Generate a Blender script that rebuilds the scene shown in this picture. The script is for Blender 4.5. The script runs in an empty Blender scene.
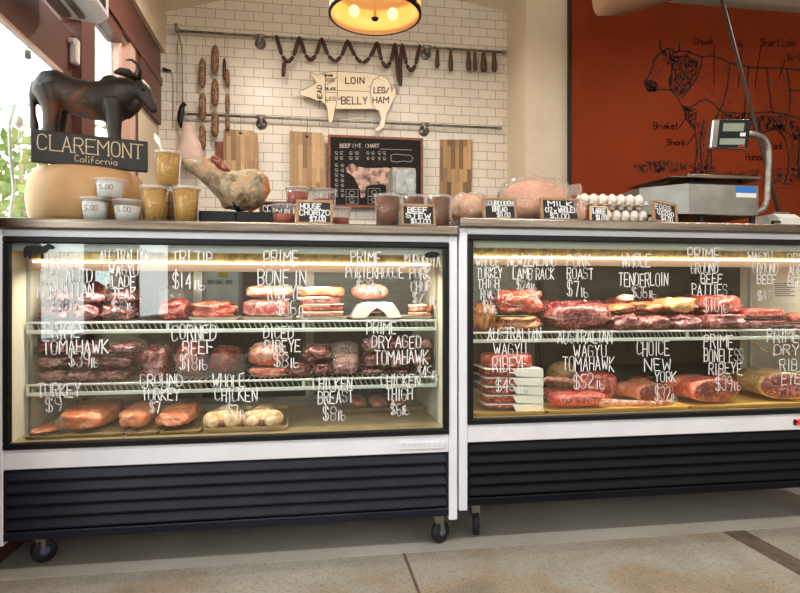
import bpy, bmesh, math, random
from math import sin, cos, tan, atan, pi, radians, sqrt
from mathutils import Vector, Matrix, noise
RN = random.Random(11)
SC = bpy.context.scene
COL = SC.collection
TH = radians(8.97); F = 600.0; D = 2.44; CZ = 1.05

def at(u, v, Y):
    """world point on the plane y = Y that the photograph shows at pixel (u, v)"""
    x = (Y + D) * tan(TH + atan((u - 400) / F))
    dep = x * sin(TH) + (Y + D) * cos(TH)
    return Vector((x, Y, CZ - (v - 296.5) * dep / F))
def X(u, Y): return at(u, 0, Y).x
def Z(u, v, Y): return at(u, v, Y).z
def S(r, g, b):
    return tuple(((c / 255) / 12.92 if c / 255 <= .04045 else ((c / 255 + .055) / 1.055) ** 2.4) for c in (r, g, b)) + (1,)

# ------------------------------------------------------------ materials
def nodes(name):
    m = bpy.data.materials.new(name); m.use_nodes = True
    nt = m.node_tree
    return m, nt, nt.nodes.get('Principled BSDF')
def coords(nt, rnd=True):
    tc = nt.nodes.new('ShaderNodeTexCoord')
    if not rnd: return tc.outputs['Object']
    oi = nt.nodes.new('ShaderNodeObjectInfo')
    mu = nt.nodes.new('ShaderNodeMath'); mu.operation = 'MULTIPLY'; mu.inputs[1].default_value = 37
    nt.links.new(oi.outputs['Random'], mu.inputs[0])
    ad = nt.nodes.new('ShaderNodeVectorMath'); ad.operation = 'ADD'
    nt.links.new(tc.outputs['Object'], ad.inputs[0]); nt.links.new(mu.outputs[0], ad.inputs[1])
    return ad.outputs[0]
def ntex(nt, vec, scale, detail=4, dist=0, rough=.55, stretch=None):
    n = nt.nodes.new('ShaderNodeTexNoise')
    n.inputs['Scale'].default_value = scale; n.inputs['Detail'].default_value = detail
    n.inputs['Distortion'].default_value = dist; n.inputs['Roughness'].default_value = rough
    if stretch:
        mp = nt.nodes.new('ShaderNodeMapping'); mp.inputs['Scale'].default_value = stretch
        nt.links.new(vec, mp.inputs['Vector']); vec = mp.outputs[0]
    nt.links.new(vec, n.inputs['Vector'])
    return n.outputs['Fac']
def ramp(nt, fac, stops):
    r = nt.nodes.new('ShaderNodeValToRGB'); e = r.color_ramp.elements
    while len(e) < len(stops): e.new(.5)
    for i, (p, c) in enumerate(stops):
        e[i].position = p; e[i].color = c
    nt.links.new(fac, r.inputs['Fac'])
    return r.outputs['Color']
def bump(nt, b, fac, st, dist=.004):
    bp = nt.nodes.new('ShaderNodeBump'); bp.inputs['Strength'].default_value = st; bp.inputs['Distance'].default_value = dist
    nt.links.new(fac, bp.inputs['Height']); nt.links.new(bp.outputs[0], b.inputs['Normal'])
def M(name, stops, rough=.5, metal=0, scale=10, detail=4, dist=0, stretch=None, bmp=None, coat=0, rnd=True, spec=.5):
    m, nt, b = nodes(name)
    b.inputs['Roughness'].default_value = rough; b.inputs['Metallic'].default_value = metal
    b.inputs['Coat Weight'].default_value = coat; b.inputs['Coat Roughness'].default_value = .12
    b.inputs['Specular IOR Level'].default_value = spec
    if isinstance(stops, tuple): stops = [(.3, tuple(c * .92 for c in stops[:3]) + (1,)), (.7, stops)]
    v = coords(nt, rnd)
    f = ntex(nt, v, scale, detail, dist, .6, stretch)
    nt.links.new(ramp(nt, f, stops), b.inputs['Base Color'])
    if bmp:
        g = ntex(nt, v, bmp[0], 5, .5, .6, stretch)
        bump(nt, b, g, bmp[1], bmp[2] if len(bmp) > 2 else .004)
    return m
def glass_mat(name, tint=(1, 1, 1, 1), ior=1.45, rough=0.0, milky=0.0, mcol=(.9, .9, .9, 1), wr=0):
    m, nt, b = nodes(name); nt.nodes.remove(b)
    out = nt.nodes.get('Material Output')
    tr = nt.nodes.new('ShaderNodeBsdfTransparent'); tr.inputs[0].default_value = tint
    gl = nt.nodes.new('ShaderNodeBsdfGlossy'); gl.inputs['Roughness'].default_value = rough
    gl.inputs['Color'].default_value = (1, 1, 1, 1)
    lw_ = nt.nodes.new('ShaderNodeLayerWeight'); lw_.inputs[0].default_value = .5
    pw_ = nt.nodes.new('ShaderNodeMath'); pw_.operation = 'POWER'; pw_.inputs[1].default_value = 5
    nt.links.new(lw_.outputs['Facing'], pw_.inputs[0])
    fr = nt.nodes.new('ShaderNodeMath'); fr.operation = 'MULTIPLY_ADD'; f0 = ((ior - 1) / (ior + 1)) ** 2
    fr.inputs[1].default_value = 1 - f0; fr.inputs[2].default_value = f0; nt.links.new(pw_.outputs[0], fr.inputs[0])
    if wr:
        v = coords(nt); g = ntex(nt, v, wr, 4, 1.0)
        bp = nt.nodes.new('ShaderNodeBump'); bp.inputs['Strength'].default_value = .8; bp.inputs['Distance'].default_value = .01
        nt.links.new(g, bp.inputs['Height'])
        nt.links.new(bp.outputs[0], gl.inputs['Normal']); nt.links.new(bp.outputs[0], lw_.inputs['Normal'])
    mx = nt.nodes.new('ShaderNodeMixShader')
    nt.links.new(fr.outputs[0], mx.inputs[0]); nt.links.new(tr.outputs[0], mx.inputs[1]); nt.links.new(gl.outputs[0], mx.inputs[2])
    last = mx
    if milky:
        df = nt.nodes.new('ShaderNodeBsdfDiffuse'); df.inputs[0].default_value = mcol
        m2 = nt.nodes.new('ShaderNodeMixShader'); m2.inputs[0].default_value = milky
        nt.links.new(mx.outputs[0], m2.inputs[1]); nt.links.new(df.outputs[0], m2.inputs[2]); last = m2
    nt.links.new(last.outputs[0], out.inputs['Surface'])
    return m
def emit(name, col, st):
    m, nt, b = nodes(name)
    b.inputs['Base Color'].default_value = col; b.inputs['Emission Color'].default_value = col
    b.inputs['Emission Strength'].default_value = st
    return m
def tile_mat():
    m, nt, b = nodes('glazed subway tile')
    v = coords(nt, False)
    sp = nt.nodes.new('ShaderNodeSeparateXYZ'); nt.links.new(v, sp.inputs[0])
    cb = nt.nodes.new('ShaderNodeCombineXYZ')
    nt.links.new(sp.outputs['X'], cb.inputs['X']); nt.links.new(sp.outputs['Z'], cb.inputs['Y'])
    br = nt.nodes.new('ShaderNodeTexBrick')
    br.inputs['Scale'].default_value = 1; br.inputs['Brick Width'].default_value = .154; br.inputs['Row Height'].default_value = .0775
    br.inputs['Mortar Size'].default_value = .0022; br.inputs['Mortar Smooth'].default_value = .1
    br.inputs['Color1'].default_value = S(232, 223, 211); br.inputs['Color2'].default_value = S(225, 216, 204)
    br.inputs['Mortar'].default_value = S(146, 130, 112)
    nt.links.new(cb.outputs[0], br.inputs['Vector'])
    nt.links.new(br.outputs['Color'], b.inputs['Base Color'])
    b.inputs['Roughness'].default_value = .34
    iv = nt.nodes.new('ShaderNodeMath'); iv.operation = 'SUBTRACT'; iv.inputs[0].default_value = 1
    nt.links.new(br.outputs['Fac'], iv.inputs[1]); bump(nt, b, iv.outputs[0], .6, .002)
    return m
def butcher_mat(name, a, b_, c):
    m, nt, b = nodes(name)
    v = coords(nt)
    sp = nt.nodes.new('ShaderNodeSeparateXYZ'); nt.links.new(v, sp.inputs[0])
    cb = nt.nodes.new('ShaderNodeCombineXYZ')
    nt.links.new(sp.outputs['Z'], cb.inputs['X']); nt.links.new(sp.outputs['X'], cb.inputs['Y'])
    br = nt.nodes.new('ShaderNodeTexBrick'); br.inputs['Scale'].default_value = 1
    br.inputs['Brick Width'].default_value = .31; br.inputs['Row Height'].default_value = .036
    br.inputs['Mortar Size'].default_value = .0006; br.inputs['Bias'].default_value = .0
    br.inputs['Color1'].default_value = a; br.inputs['Color2'].default_value = b_; br.inputs['Mortar'].default_value = c
    br.offset = .37
    nt.links.new(cb.outputs[0], br.inputs['Vector'])
    f = ntex(nt, v, 14, 5, 1.5, .6, (6, 6, .5))
    mx = nt.nodes.new('ShaderNodeMix'); mx.data_type = 'RGBA'; mx.blend_type = 'MULTIPLY'; mx.inputs[0].default_value = .5
    nt.links.new(br.outputs['Color'], mx.inputs[6])
    nt.links.new(ramp(nt, f, [(.3, (.45, .38, .3, 1)), (.65, (1, 1, 1, 1))]), mx.inputs[7])
    nt.links.new(mx.outputs[2], b.inputs['Base Color']); b.inputs['Roughness'].default_value = .45
    return m

def meat(name, c1, c2, fat, fs=.62, sc=26, rough=.28, coat=.35, b=.6):
    return M(name, [(.28, tuple(q * .6 for q in c1[:3]) + (1,)), (.42, c1), (fs - .105, c2), (fs - .075, fat), (fs - .05, c2), (.68, tuple(q * .8 for q in c1[:3]) + (1,)), (.76, fat)], rough, 0, sc * .85, 4, 1.0, None, (40, b, .014), coat)

m_tile = tile_mat()
m_cream = M('cream plaster', [(.3, S(214, 198, 174)), (.7, S(222, 208, 184))], .7, 0, 3, bmp=(120, .15))
m_ceil = M('ceiling plaster', [(.3, S(226, 216, 196)), (.7, S(234, 224, 206))], .8, 0, 3)
m_brown = M('brown painted wood', [(.3, S(88, 52, 44)), (.7, S(104, 62, 52))], .45, 0, 8, stretch=(1, 1, 6))
m_pinkwood = M('pale red window jamb', [(.3, S(196, 160, 146)), (.7, S(214, 180, 166))], .5, 0, 8)
m_orange = M('burnt orange paint', [(.3, S(130, 50, 20)), (.7, S(142, 56, 23))], .7, 0, 2.2, bmp=(90, .1), spec=.15)
m_ink = M('black ink', S(44, 20, 14), .7)
m_inkfaint = M('faded brown ink', S(62, 24, 14), .8, spec=.1)
m_black = M('black plastic', S(13, 14, 19), .45, 0, 20, spec=.3)
m_louver = M('blue black enamel', [(.3, S(17, 19, 30)), (.7, S(27, 30, 45))], .42, 0, 6, detail=6, spec=.25)
m_louver2 = M('black enamel', [(.3, S(9, 9, 15)), (.7, S(16, 17, 25))], .5, 0, 6, detail=6, spec=.15)
m_white = M('white enamel', [(.3, S(222, 223, 232)), (.7, S(236, 237, 244))], .35, 0, 5, spec=.4)
m_liner = M('white liner', [(.3, S(222, 214, 190)), (.7, S(232, 226, 204))], .4, 0, 3)
m_steel = M('brushed steel', [(.3, S(84, 72, 62)), (.7, S(142, 128, 114))], .24, .9, 3, 6, 0, (1, 25, 25), (90, .08))
m_dsteel = M('grey steel', [(.3, S(120, 118, 112)), (.7, S(160, 157, 150))], .3, .85, 5, 4)
m_chrome = M('polished steel', S(200, 200, 200), .15, 1)
m_galv = M('galvanised pipe', [(.35, S(120, 118, 114)), (.7, S(176, 172, 166))], .35, .75, 30)
m_rail = M('pale grey shelf rail', [(.3, S(198, 204, 198)), (.7, S(210, 215, 209))], .4)
m_wire = M('grey wire', S(176, 178, 172), .35, .3)
m_glass = glass_mat('clear pane', (.96, .985, .975, 1), 1.6)
m_rearcase = glass_mat('shade tinted rear pane', (.50, .53, .54, 1), 1.3, .38)  # dark tint stands in for the shade on the wall behind
m_rear = glass_mat('rear pane', (.9, .92, .9, 1), 1.45)
m_film = glass_mat('cling film', (.94, .93, .93, 1), 1.45, .06, .10, (.8, .75, .75, 1), 45)
m_bag = glass_mat('bread bag', (.96, .93, .9, 1), 1.55, .12, .22, (.85, .72, .66, 1), 30)
m_cup = glass_mat('clear cup', (.985, .985, .98, 1), 1.33, .05, .035, (.9, .9, .9, 1))
m_lid = glass_mat('cup lid', (.98, .98, .97, 1), 1.4, .1, .22, (.92, .92, .92, 1))
m_marker = M('white marker', S(246, 246, 246), .6)
m_darkmark = M('dark pen', S(50, 46, 46), .7)
def floor_mat():
    m, nt, b = nodes('worn concrete'); v = coords(nt, False)
    big = ramp(nt, ntex(nt, v, 2.1, 8, .7), [(.30, S(112, 104, 94)), (.45, S(148, 132, 112)), (.54, S(150, 144, 132)), (.72, S(166, 160, 148))])
    fine = ramp(nt, ntex(nt, v, 95, 4, 0, .7), [(.34, (.42, .4, .38, 1)), (.44, (.86, .85, .84, 1)), (.62, (1.0, 1.0, 1.0, 1)), (.7, (1.15, 1.15, 1.12, 1))])
    mx = nt.nodes.new('ShaderNodeMix'); mx.data_type = 'RGBA'; mx.blend_type = 'MULTIPLY'; mx.inputs[0].default_value = .9
    nt.links.new(big, mx.inputs[6]); nt.links.new(fine, mx.inputs[7]); nt.links.new(mx.outputs[2], b.inputs['Base Color'])
    b.inputs['Roughness'].default_value = .6; bump(nt, b, ntex(nt, v, 80, 4), .4, .003)
    return m
m_floor = floor_mat()
m_curb = M('smooth grey concrete', [(.3, S(152, 147, 138)), (.7, S(172, 167, 158))], .5, 0, 2.4, 8, bmp=(30, .1), rnd=False)
m_joint = M('dirty joint', [(.3, S(70, 58, 48)), (.7, S(104, 88, 74))], .9, 0, 20)
m_rubber = M('black rubber', S(24, 24, 28), .6)
m_blueplate = M('blue plastic', S(90, 110, 170), .4)
m_pack = meat('dark vacuum packed meat', S(82, 30, 34), S(124, 52, 54), S(188, 136, 132), .64, 22, .18, .7)
m_pack2 = meat('frosted packed meat', S(104, 54, 60), S(142, 82, 84), S(202, 166, 164), .58, 30, .2, .7)
m_red = meat('red beef', S(140, 42, 34), S(182, 66, 52), S(232, 184, 160), .63, 30)
m_bright = meat('bright marbled beef', S(176, 44, 32), S(206, 70, 52), S(240, 190, 168), .62, 42)
m_dark = meat('dark beef', S(96, 28, 24), S(134, 44, 36), S(196, 140, 118), .66, 28)
m_pink = meat('pink pork', S(196, 112, 92), S(216, 140, 118), S(240, 208, 188), .6, 24)
m_salmon = meat('salmon pink poultry', S(216, 112, 72), S(234, 144, 100), S(246, 196, 164), .6, 20)
m_orangefat = meat('orange fat', S(222, 124, 84), S(236, 150, 108), S(246, 190, 156), .62, 14)
m_yfat = meat('yellow fat', S(196, 146, 86), S(222, 180, 122), S(242, 216, 172), .6, 24)
m_roast = meat('roasted brown meat', S(140, 70, 40), S(186, 112, 66), S(228, 182, 130), .6, 24)
m_purple = meat('purple red beef', S(104, 36, 44), S(144, 62, 62), S(214, 160, 148), .57, 26, .22, .6)
m_skin = meat('pale chicken skin', S(206, 160, 110), S(232, 196, 150), S(246, 222, 188), .6, 18, .35, .2)
m_cavity = M('dark cavity', S(116, 62, 46), .5)
m_bone = M('bone', [(.3, S(206, 168, 142)), (.7, S(232, 206, 180))], .5, 0, 30)
m_fat = M('white fat', [(.3, S(226, 190, 160)), (.7, S(242, 220, 196))], .4, 0, 20, bmp=(40, .4))
m_ribcap = meat('pink orange rib cap', S(208, 84, 58), S(226, 112, 82), S(244, 190, 160), .62, 18)
m_paper = M('white butcher paper', [(.3, S(230, 222, 210)), (.7, S(244, 238, 228))], .7, 0, 12)
m_tray = M('white foam tray', S(236, 228, 210), .5)
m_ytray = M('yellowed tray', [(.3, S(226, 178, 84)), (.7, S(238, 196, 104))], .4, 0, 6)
m_metaltray = M('tan metal tray', [(.3, S(176, 150, 104)), (.7, S(204, 180, 132))], .35, .5, 8)  # yellowish tan is the metal's own colour
m_salami = M('salami casing', [(.35, S(70, 44, 28)), (.5, S(120, 84, 58)), (.7, S(172, 140, 110))], .6, 0, 60, 6, bmp=(60, .6))
m_sausage = M('dark sausage', [(.3, S(54, 21, 17)), (.7, S(80, 33, 26))], .45, 0, 30, bmp=(80, .3))
m_dry = M('dry sausage', [(.3, S(70, 43, 28)), (.7, S(102, 66, 44))], .6, 0, 40, bmp=(70, .5))
m_ham = M('cured ham', [(.30, S(64, 42, 28)), (.38, S(122, 88, 58)), (.45, S(150, 134, 108)), (.53, S(186, 160, 124)), (.60, S(196, 132, 98)), (.69, S(214, 184, 148))], .5, 0, 13, 8, .5, bmp=(30, .9, .02), coat=.1)
m_hamfat = M('amber ham rind', [(.3, S(170, 96, 36)), (.7, S(214, 146, 70))], .35, 0, 14, coat=.3)
m_hang = M('pale ham', [(.3, S(196, 164, 152)), (.7, S(220, 196, 184))], .5, 0, 10, bmp=(30, .4))
m_bronze = M('dark bronze', [(.3, S(28, 22, 18)), (.56, S(48, 36, 28)), (.74, S(112, 62, 32))], .48, .3, 9, 8, .6, bmp=(60, .35))
m_signblk = M('black painted board', [(.3, S(19, 15, 13)), (.7, S(30, 25, 21))], .55, 0, 14)
m_gold = M('pale gilt letter', S(206, 186, 150), .5)
m_cheese = M('cheese rind', [(.3, S(172, 128, 82)), (.7, S(192, 150, 100))], .55, 0, 7, 6, bmp=(40, .3))
m_relish = M('mustard relish', [(.35, S(140, 92, 16)), (.5, S(214, 154, 38)), (.68, S(244, 200, 92))], .4, 0, 240, 3, bmp=(240, .6))
m_cream2 = M('white spread', S(238, 236, 230), .5)
m_salsa = M('red salsa', [(.3, S(150, 52, 30)), (.7, S(188, 84, 54))], .4, 0, 60)
m_broth = M('brown stew', [(.3, S(116, 64, 36)), (.7, S(150, 90, 56))], .35, 0, 20)
m_wood = M('sign frame wood', [(.3, S(142, 106, 74)), (.7, S(176, 138, 100))], .6, 0, 20, stretch=(1, 1, 5))
m_chalk = M('chalk panel', S(26, 26, 28), .7)
m_frame = M('red brown frame', [(.3, S(110, 56, 30)), (.7, S(146, 80, 44))], .5, 0, 14)
m_board1 = butcher_mat('acacia board', S(208, 174, 128), S(134, 94, 58), S(110, 76, 46))
m_board2 = butcher_mat('dark acacia board', S(216, 176, 118), S(104, 68, 42), S(90, 58, 36))
m_lightwood = M('pale wood', [(.3, S(218, 186, 138)), (.7, S(234, 208, 164))], .5, 0, 12)
m_pig = M('chipped enamel cream', [(.28, S(150, 130, 106)), (.36, S(230, 214, 188)), (.8, S(238, 224, 200))], .4, 0, 16, 6)
m_bread = M('crusty bread', [(.3, S(178, 112, 66)), (.5, S(216, 160, 108)), (.75, S(240, 208, 168))], .7, 0, 14, 6, bmp=(40, .6))
m_bread2 = M('pink brown loaf', [(.3, S(196, 120, 88)), (.5, S(222, 156, 122)), (.75, S(240, 200, 172))], .7, 0, 12, 6, bmp=(40, .5))
m_egg = M('egg shell', S(238, 230, 222), .45)
m_pulp = M('egg tray pulp', [(.3, S(206, 192, 174)), (.7, S(222, 210, 194))], .85, 0, 60, bmp=(100, .4))
m_lcd = M('lcd', [(.3, S(138, 148, 130)), (.7, S(152, 162, 144))], .25)
m_blue = M('blue sticker', S(36, 116, 200), .5)
m_whitepl = M('white plastic', S(236, 234, 228), .35)
m_yellow = M('yellow sticker', S(236, 200, 40), .5)
m_red_led = emit('red led', S(255, 60, 40), 2)
m_leaf = M('leaves', [(.3, S(62, 92, 24)), (.55, S(104, 122, 30)), (.75, S(140, 108, 34))], .6, 0, 6)
m_bark = M('bark', S(150, 120, 90), .8, bmp=(40, .6))
m_pave = M('pavement', S(190, 184, 172), .8, 0, 3)
m_darkcab = M('dark walnut', [(.3, S(50, 34, 24)), (.7, S(74, 50, 34))], .5, 0, 8, stretch=(1, 8, 8))
m_duct = M('tan duct', S(150, 112, 84), .5, .1)
m_tube = emit('case light tube', (1, .86, .6, 1), 5)
m_brass = M('brass reflector', [(.35, S(150, 116, 66)), (.6, S(214, 186, 128))], .3, .6, 40)
m_baffle = M('rosy light baffle', S(206, 170, 150), .5)
m_bulb = emit('warm bulb', (1, .62, .2, 1), 9)
m_lampglass = None

# ------------------------------------------------------------ mesh builder
WL = {}
def wl(o):
    v = Vector((0, 0, 0))
    while o: v = v + Vector(o.location); o = o.parent
    return v
class MB:
    def __init__(s): s.bm = bmesh.new(); s.T = None
    def v(s, p):
        p = Vector(p)
        if s.T: p = s.T @ p
        return s.bm.verts.new(p)
    def face(s, vs):
        try: return s.bm.faces.new(vs)
        except ValueError: return None
    def box(s, a, b, bev=0, seg=1):
        x0, y0, z0 = a; x1, y1, z1 = b
        vs = [s.v(p) for p in ((x0, y0, z0), (x1, y0, z0), (x1, y1, z0), (x0, y1, z0), (x0, y0, z1), (x1, y0, z1), (x1, y1, z1), (x0, y1, z1))]
        fs = [s.face([vs[i] for i in q]) for q in ((3, 2, 1, 0), (4, 5, 6, 7), (0, 1, 5, 4), (1, 2, 6, 5), (2, 3, 7, 6), (3, 0, 4, 7))]
        if bev:
            es = {e for f in fs for e in f.edges}
            bmesh.ops.bevel(s.bm, geom=list(es), offset=bev, segments=seg, affect='EDGES', profile=.5)
        return s
    def rings(s, rs, cap=True, closed=True):
        rv = [[s.v(p) for p in r] for r in rs]
        n = len(rv[0])
        for a, b in zip(rv, rv[1:]):
            for i in range(n if closed else n - 1):
                j = (i + 1) % n
                s.face([a[i], a[j], b[j], b[i]])
        if cap:
            s.face(rv[0][::-1]); s.face(rv[-1])
        return s
    def tube(s, pts, r, n=8, flat=1.0):
        pts = [Vector(p) for p in pts]
        rs = r if isinstance(r, (list, tuple)) else [r] * len(pts)
        out = []; up = None
        for i, p in enumerate(pts):
            t = (pts[min(i + 1, len(pts) - 1)] - pts[max(i - 1, 0)])
            t = t.normalized() if t.length > 1e-9 else Vector((0, 0, 1))
            if up is None:
                up = Vector((0, 1, 0)) if abs(t.y) < .9 else Vector((1, 0, 0))
            a = t.cross(up).normalized(); b = a.cross(t).normalized(); up = b
            out.append([p + (a * cos(2 * pi * k / n) + b * sin(2 * pi * k / n) * flat) * rs[i] for k in range(n)])
        return s.rings(out)
    def cyl(s, p, q, r, n=16): return s.tube([p, q], r, n)
    def lathe(s, prof, c, n=24, cap=True):
        c = Vector(c)
        return s.rings([[c + Vector((r * cos(2 * pi * k / n), r * sin(2 * pi * k / n), z)) for k in range(n)] for r, z in prof], cap)
    def prism(s, poly, y0, y1):
        """poly: (x, z) outline pushed through y0..y1"""
        a = [s.v((x, y0, z)) for x, z in poly]; b = [s.v((x, y1, z)) for x, z in poly]
        n = len(poly)
        f1 = s.face(a); f2 = s.face(b[::-1])
        for f in (f1, f2): f.normal_update()
        for i in range(n): s.face([a[i], b[i], b[(i + 1) % n], a[(i + 1) % n]])
        bmesh.ops.triangulate(s.bm, faces=[f for f in (f1, f2) if f])
        return s
    def prismx(s, poly, x0, x1):
        a = [s.v((x0, y, z)) for y, z in poly]; b = [s.v((x1, y, z)) for y, z in poly]
        n = len(poly); f1 = s.face(a); f2 = s.face(b[::-1])
        for f in (f1, f2): f.normal_update()
        for i in range(n): s.face([a[i], b[i], b[(i + 1) % n], a[(i + 1) % n]])
        bmesh.ops.triangulate(s.bm, faces=[f for f in (f1, f2) if f])
        return s
    def blob(s, c, r, e=.75, amp=.1, fs=3.0, nu=30, nv=18, flat=.8, seed=None, rot=None):
        c = Vector(c); sd = Vector((RN.random() * 50, RN.random() * 50, 0)) if seed is None else Vector((seed, seed, seed))
        sg = lambda w, p: math.copysign(abs(w) ** p, w)
        out = []
        for j in range(nv + 1):
            ph = -pi / 2 + pi * j / nv
            ring = []
            for i in range(nu):
                a = 2 * pi * i / nu
                d = Vector((sg(cos(ph), e) * sg(cos(a), e), sg(cos(ph), e) * sg(sin(a), e), sg(sin(ph), e)))
                k = 1 + amp * noise.noise(d * fs * .6 + sd) + amp * .5 * noise.noise(d * fs * 1.5 + sd) + amp * .3 * noise.noise(d * fs * 3.4 + sd)
                p = Vector((d.x * r[0] * k, d.y * r[1] * k, max(d.z, -flat) * r[2] * k))
                p.z = max(p.z, -r[2] * flat)
                if rot: p = rot @ p
                ring.append(c + p)
            out.append(ring)
        return s.rings(out, True)
    def ribbon(s, pts, w, nrm=(0, -1, 0)):
        nrm = Vector(nrm)
        pts = [Vector(p) for p in pts]
        for a, b in zip(pts, pts[1:]):
            t = b - a
            if t.length < 1e-7: continue
            t.normalize(); q = t.cross(nrm).normalized() * w / 2
            a2 = a - t * w * .35; b2 = b + t * w * .35
            s.face([s.v(a2 - q), s.v(b2 - q), s.v(b2 + q), s.v(a2 + q)])
        return s
    def build(s, name, mat, parent=None, smooth=False, remesh=0, sub=0):
        bm = s.bm
        bmesh.ops.recalc_face_normals(bm, faces=bm.faces)
        me = bpy.data.meshes.new(name)
        if parent:
            off = wl(parent)
        else:
            xs = [v.co for v in bm.verts]
            off = Vector(((min(p.x for p in xs) + max(p.x for p in xs)) / 2, (min(p.y for p in xs) + max(p.y for p in xs)) / 2, min(p.z for p in xs)))
        for v in bm.verts: v.co -= off
        bm.to_mesh(me); bm.free()
        o = bpy.data.objects.new(name, me); COL.objects.link(o)
        if parent: o.parent = parent
        else: o.location = off
        if remesh or sub:
            if remesh:
                md = o.modifiers.new('r', 'REMESH'); md.mode = 'VOXEL'; md.voxel_size = remesh
                sm = o.modifiers.new('s', 'SMOOTH'); sm.factor = .5; sm.iterations = 6
            if sub:
                md = o.modifiers.new('u', 'SUBSURF'); md.levels = sub; md.render_levels = sub
            dg = bpy.context.evaluated_depsgraph_get(); dg.update()
            nm = bpy.data.meshes.new_from_object(o.evaluated_get(dg))
            o.modifiers.clear(); o.data = nm; nm.name = name; me = nm
        me.materials.clear(); me.materials.append(mat)
        if smooth:
            for p in me.polygons: p.use_smooth = True
            if smooth == 'auto':
                md = o.data
                for e in md.edges: pass
        return o
def tag(o, label, cat, group=None, kind=None):
    if label: o['label'] = label
    if cat: o['category'] = cat
    if group: o['group'] = group
    if kind: o['kind'] = kind
    return o
def thing(name, label, cat, loc, group=None):
    o = bpy.data.objects.new(name, None); COL.objects.link(o); o.location = loc
    o.empty_display_size = .05
    return tag(o, label, cat, group)
def struct(o): o['kind'] = 'structure'; return o
def dup(root, loc, label, group=None):
    r = root.copy(); COL.objects.link(r); r.location = loc; r['label'] = label
    if group: r['group'] = group
    for ch in list(root.children):
        c = ch.copy(); COL.objects.link(c); c.parent = r
        for g in list(ch.children):
            d = g.copy(); COL.objects.link(d); d.parent = c
    return r

# ------------------------------------------------------------ pen strokes
FONT = {'A': "002640 1232", 'B': "000636454433 033342413000", 'C': "4536160501103041", 'D': "00062645412000", 'E': "46060040 0333",
 'F': "460600 0333", 'G': "45361605011030414323", 'H': "0006 4046 0343", 'I': "2026", 'J': "4641301001", 'K': "0006 460340", 'L': "060040",
 'M': "0006234640", 'N': "00064046"[:0] + "00064046", 'O': "160501103041453616", 'P': "00063645443303", 'Q': "160501103041453616 2240",
 'R': "00063645443303 2340", 'S': "453616050413334241301001", 'T': "0646 2620", 'U': "060110304146", 'V': "062046", 'W': "0610243046",
 'X': "0640 0046", 'Y': "062346 2320", 'Z': "06460040", '$': "453616050413334241301001 2720", '0': "160501103041453616", '1': "152620",
 '2': "05163645440040", '3': "0516364544334241301001", '4': "3630 360242", '5': "460603334241301001", '6': "361605011030414233 3303",
 '7': "064620", '8': "13040516364544331302011030414233", '9': "431304051636454130", '.': "2021", '/': "0046", '(': "36141236"[:4] + "141230",
 ')': "16343210", 'a': "43130201103041 4340", 'b': "06003041423303", 'c': "4233130201103041", 'e': "02424333130201103041", 'f': "36261510 0333",
 'g': "43130201103041 434030", 'h': "0600 0313334240", 'i': "2320 2526", 'k': "0600 330240", 'l': "2620", 'n': "0300 0213334240",
 'o': "130201103041423313", 'r': "0300 02133343", 's': "43130212324100", 't': "262030 1434", 'u': "0301103041 4340", 'x': "0340 0043"}
FONT['N'] = "00 06 40 46".replace(' ', '')
WIDE = {'I': .45, 'l': .4, '1': .6, '.': .4, 'i': .4, 'M': 1.25, 'W': 1.3}
def chaikin(p):
    q = [p[0]]
    for a, b in zip(p, p[1:]): q += [(a[0] * .75 + b[0] * .25, a[1] * .75 + b[1] * .25), (a[0] * .25 + b[0] * .75, a[1] * .25 + b[1] * .75)]
    return q + [p[-1]]
def strokes(text, jit=0.0, serif=False):
    """-> polylines in a box (0..W, 0..1) and W"""
    x = 0; out = []
    for ch in text:
        if ch == ' ': x += .38; continue
        w = .56 * WIDE.get(ch, 1)
        dy = RN.uniform(-.06, .06) * (1 if jit else 0)
        for tok in FONT.get(ch, "0000").split():
            pl = []
            for i in range(0, len(tok) - 1, 2):
                px, py = int(tok[i]) / 4, int(tok[i + 1]) / 6
                pl.append((x + px * w + RN.uniform(-1, 1) * jit, py + dy + RN.uniform(-1, 1) * jit))
            if ch in 'COSGUDJQ0235689abcegnoprsu' and len(pl) > 3: pl = chaikin(pl)
            out.append(pl)
            if serif:
                for e in (pl[0], pl[-1]):
                    if ch not in 'CO': out.append([(e[0] - .06, e[1]), (e[0] + .06, e[1])])
        x += w + .2
    return out, max(x - .2, .1)
def write(mb, text, u0, u1, v0, v1, Y, w, jit=.04, slope=0):
    """letters filling the box u0..u1, v0..v1 of the photograph on the plane y = Y"""
    pls, W = strokes(text, jit)
    a = at(u0, v1, Y); b = at(u1, v1 + slope, Y); c = at(u0, v0, Y)
    for pl in pls:
        mb.ribbon([a + (b - a) * (x / W) + (c - a) * y for x, y in pl], w)
def write_on(mb, text, o, ex, ez, w, nrm, jit=0, serif=False):
    pls, W = strokes(text, jit, serif)
    o, ex, ez = Vector(o), Vector(ex), Vector(ez)
    for pl in pls:
        mb.ribbon([o + ex * (x / W) + ez * y for x, y in pl], w, nrm)
def poly(mb, pts, Y, w):
    mb.ribbon([at(u, v, Y) for u, v in pts], w)
def ordn(i): return ['first', 'second', 'third', 'fourth', 'fifth', 'sixth', 'seventh', 'eighth', 'ninth', 'tenth', 'eleventh', 'twelfth'][i]
LE = [30, 36, 26, 22, 15, 10]; SKY = 6.5; EXPO = 0.0; CASEW = 5.6
# ------------------------------------------------------------ camera
cam = bpy.data.cameras.new('camera'); co = bpy.data.objects.new('camera', cam); COL.objects.link(co)
co.location = (0, -D, CZ); co.rotation_euler = (pi / 2, 0, -TH)
cam.lens = 27.0; cam.sensor_width = 36; cam.sensor_fit = 'HORIZONTAL'; cam.clip_start = .05
SC.camera = co
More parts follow.
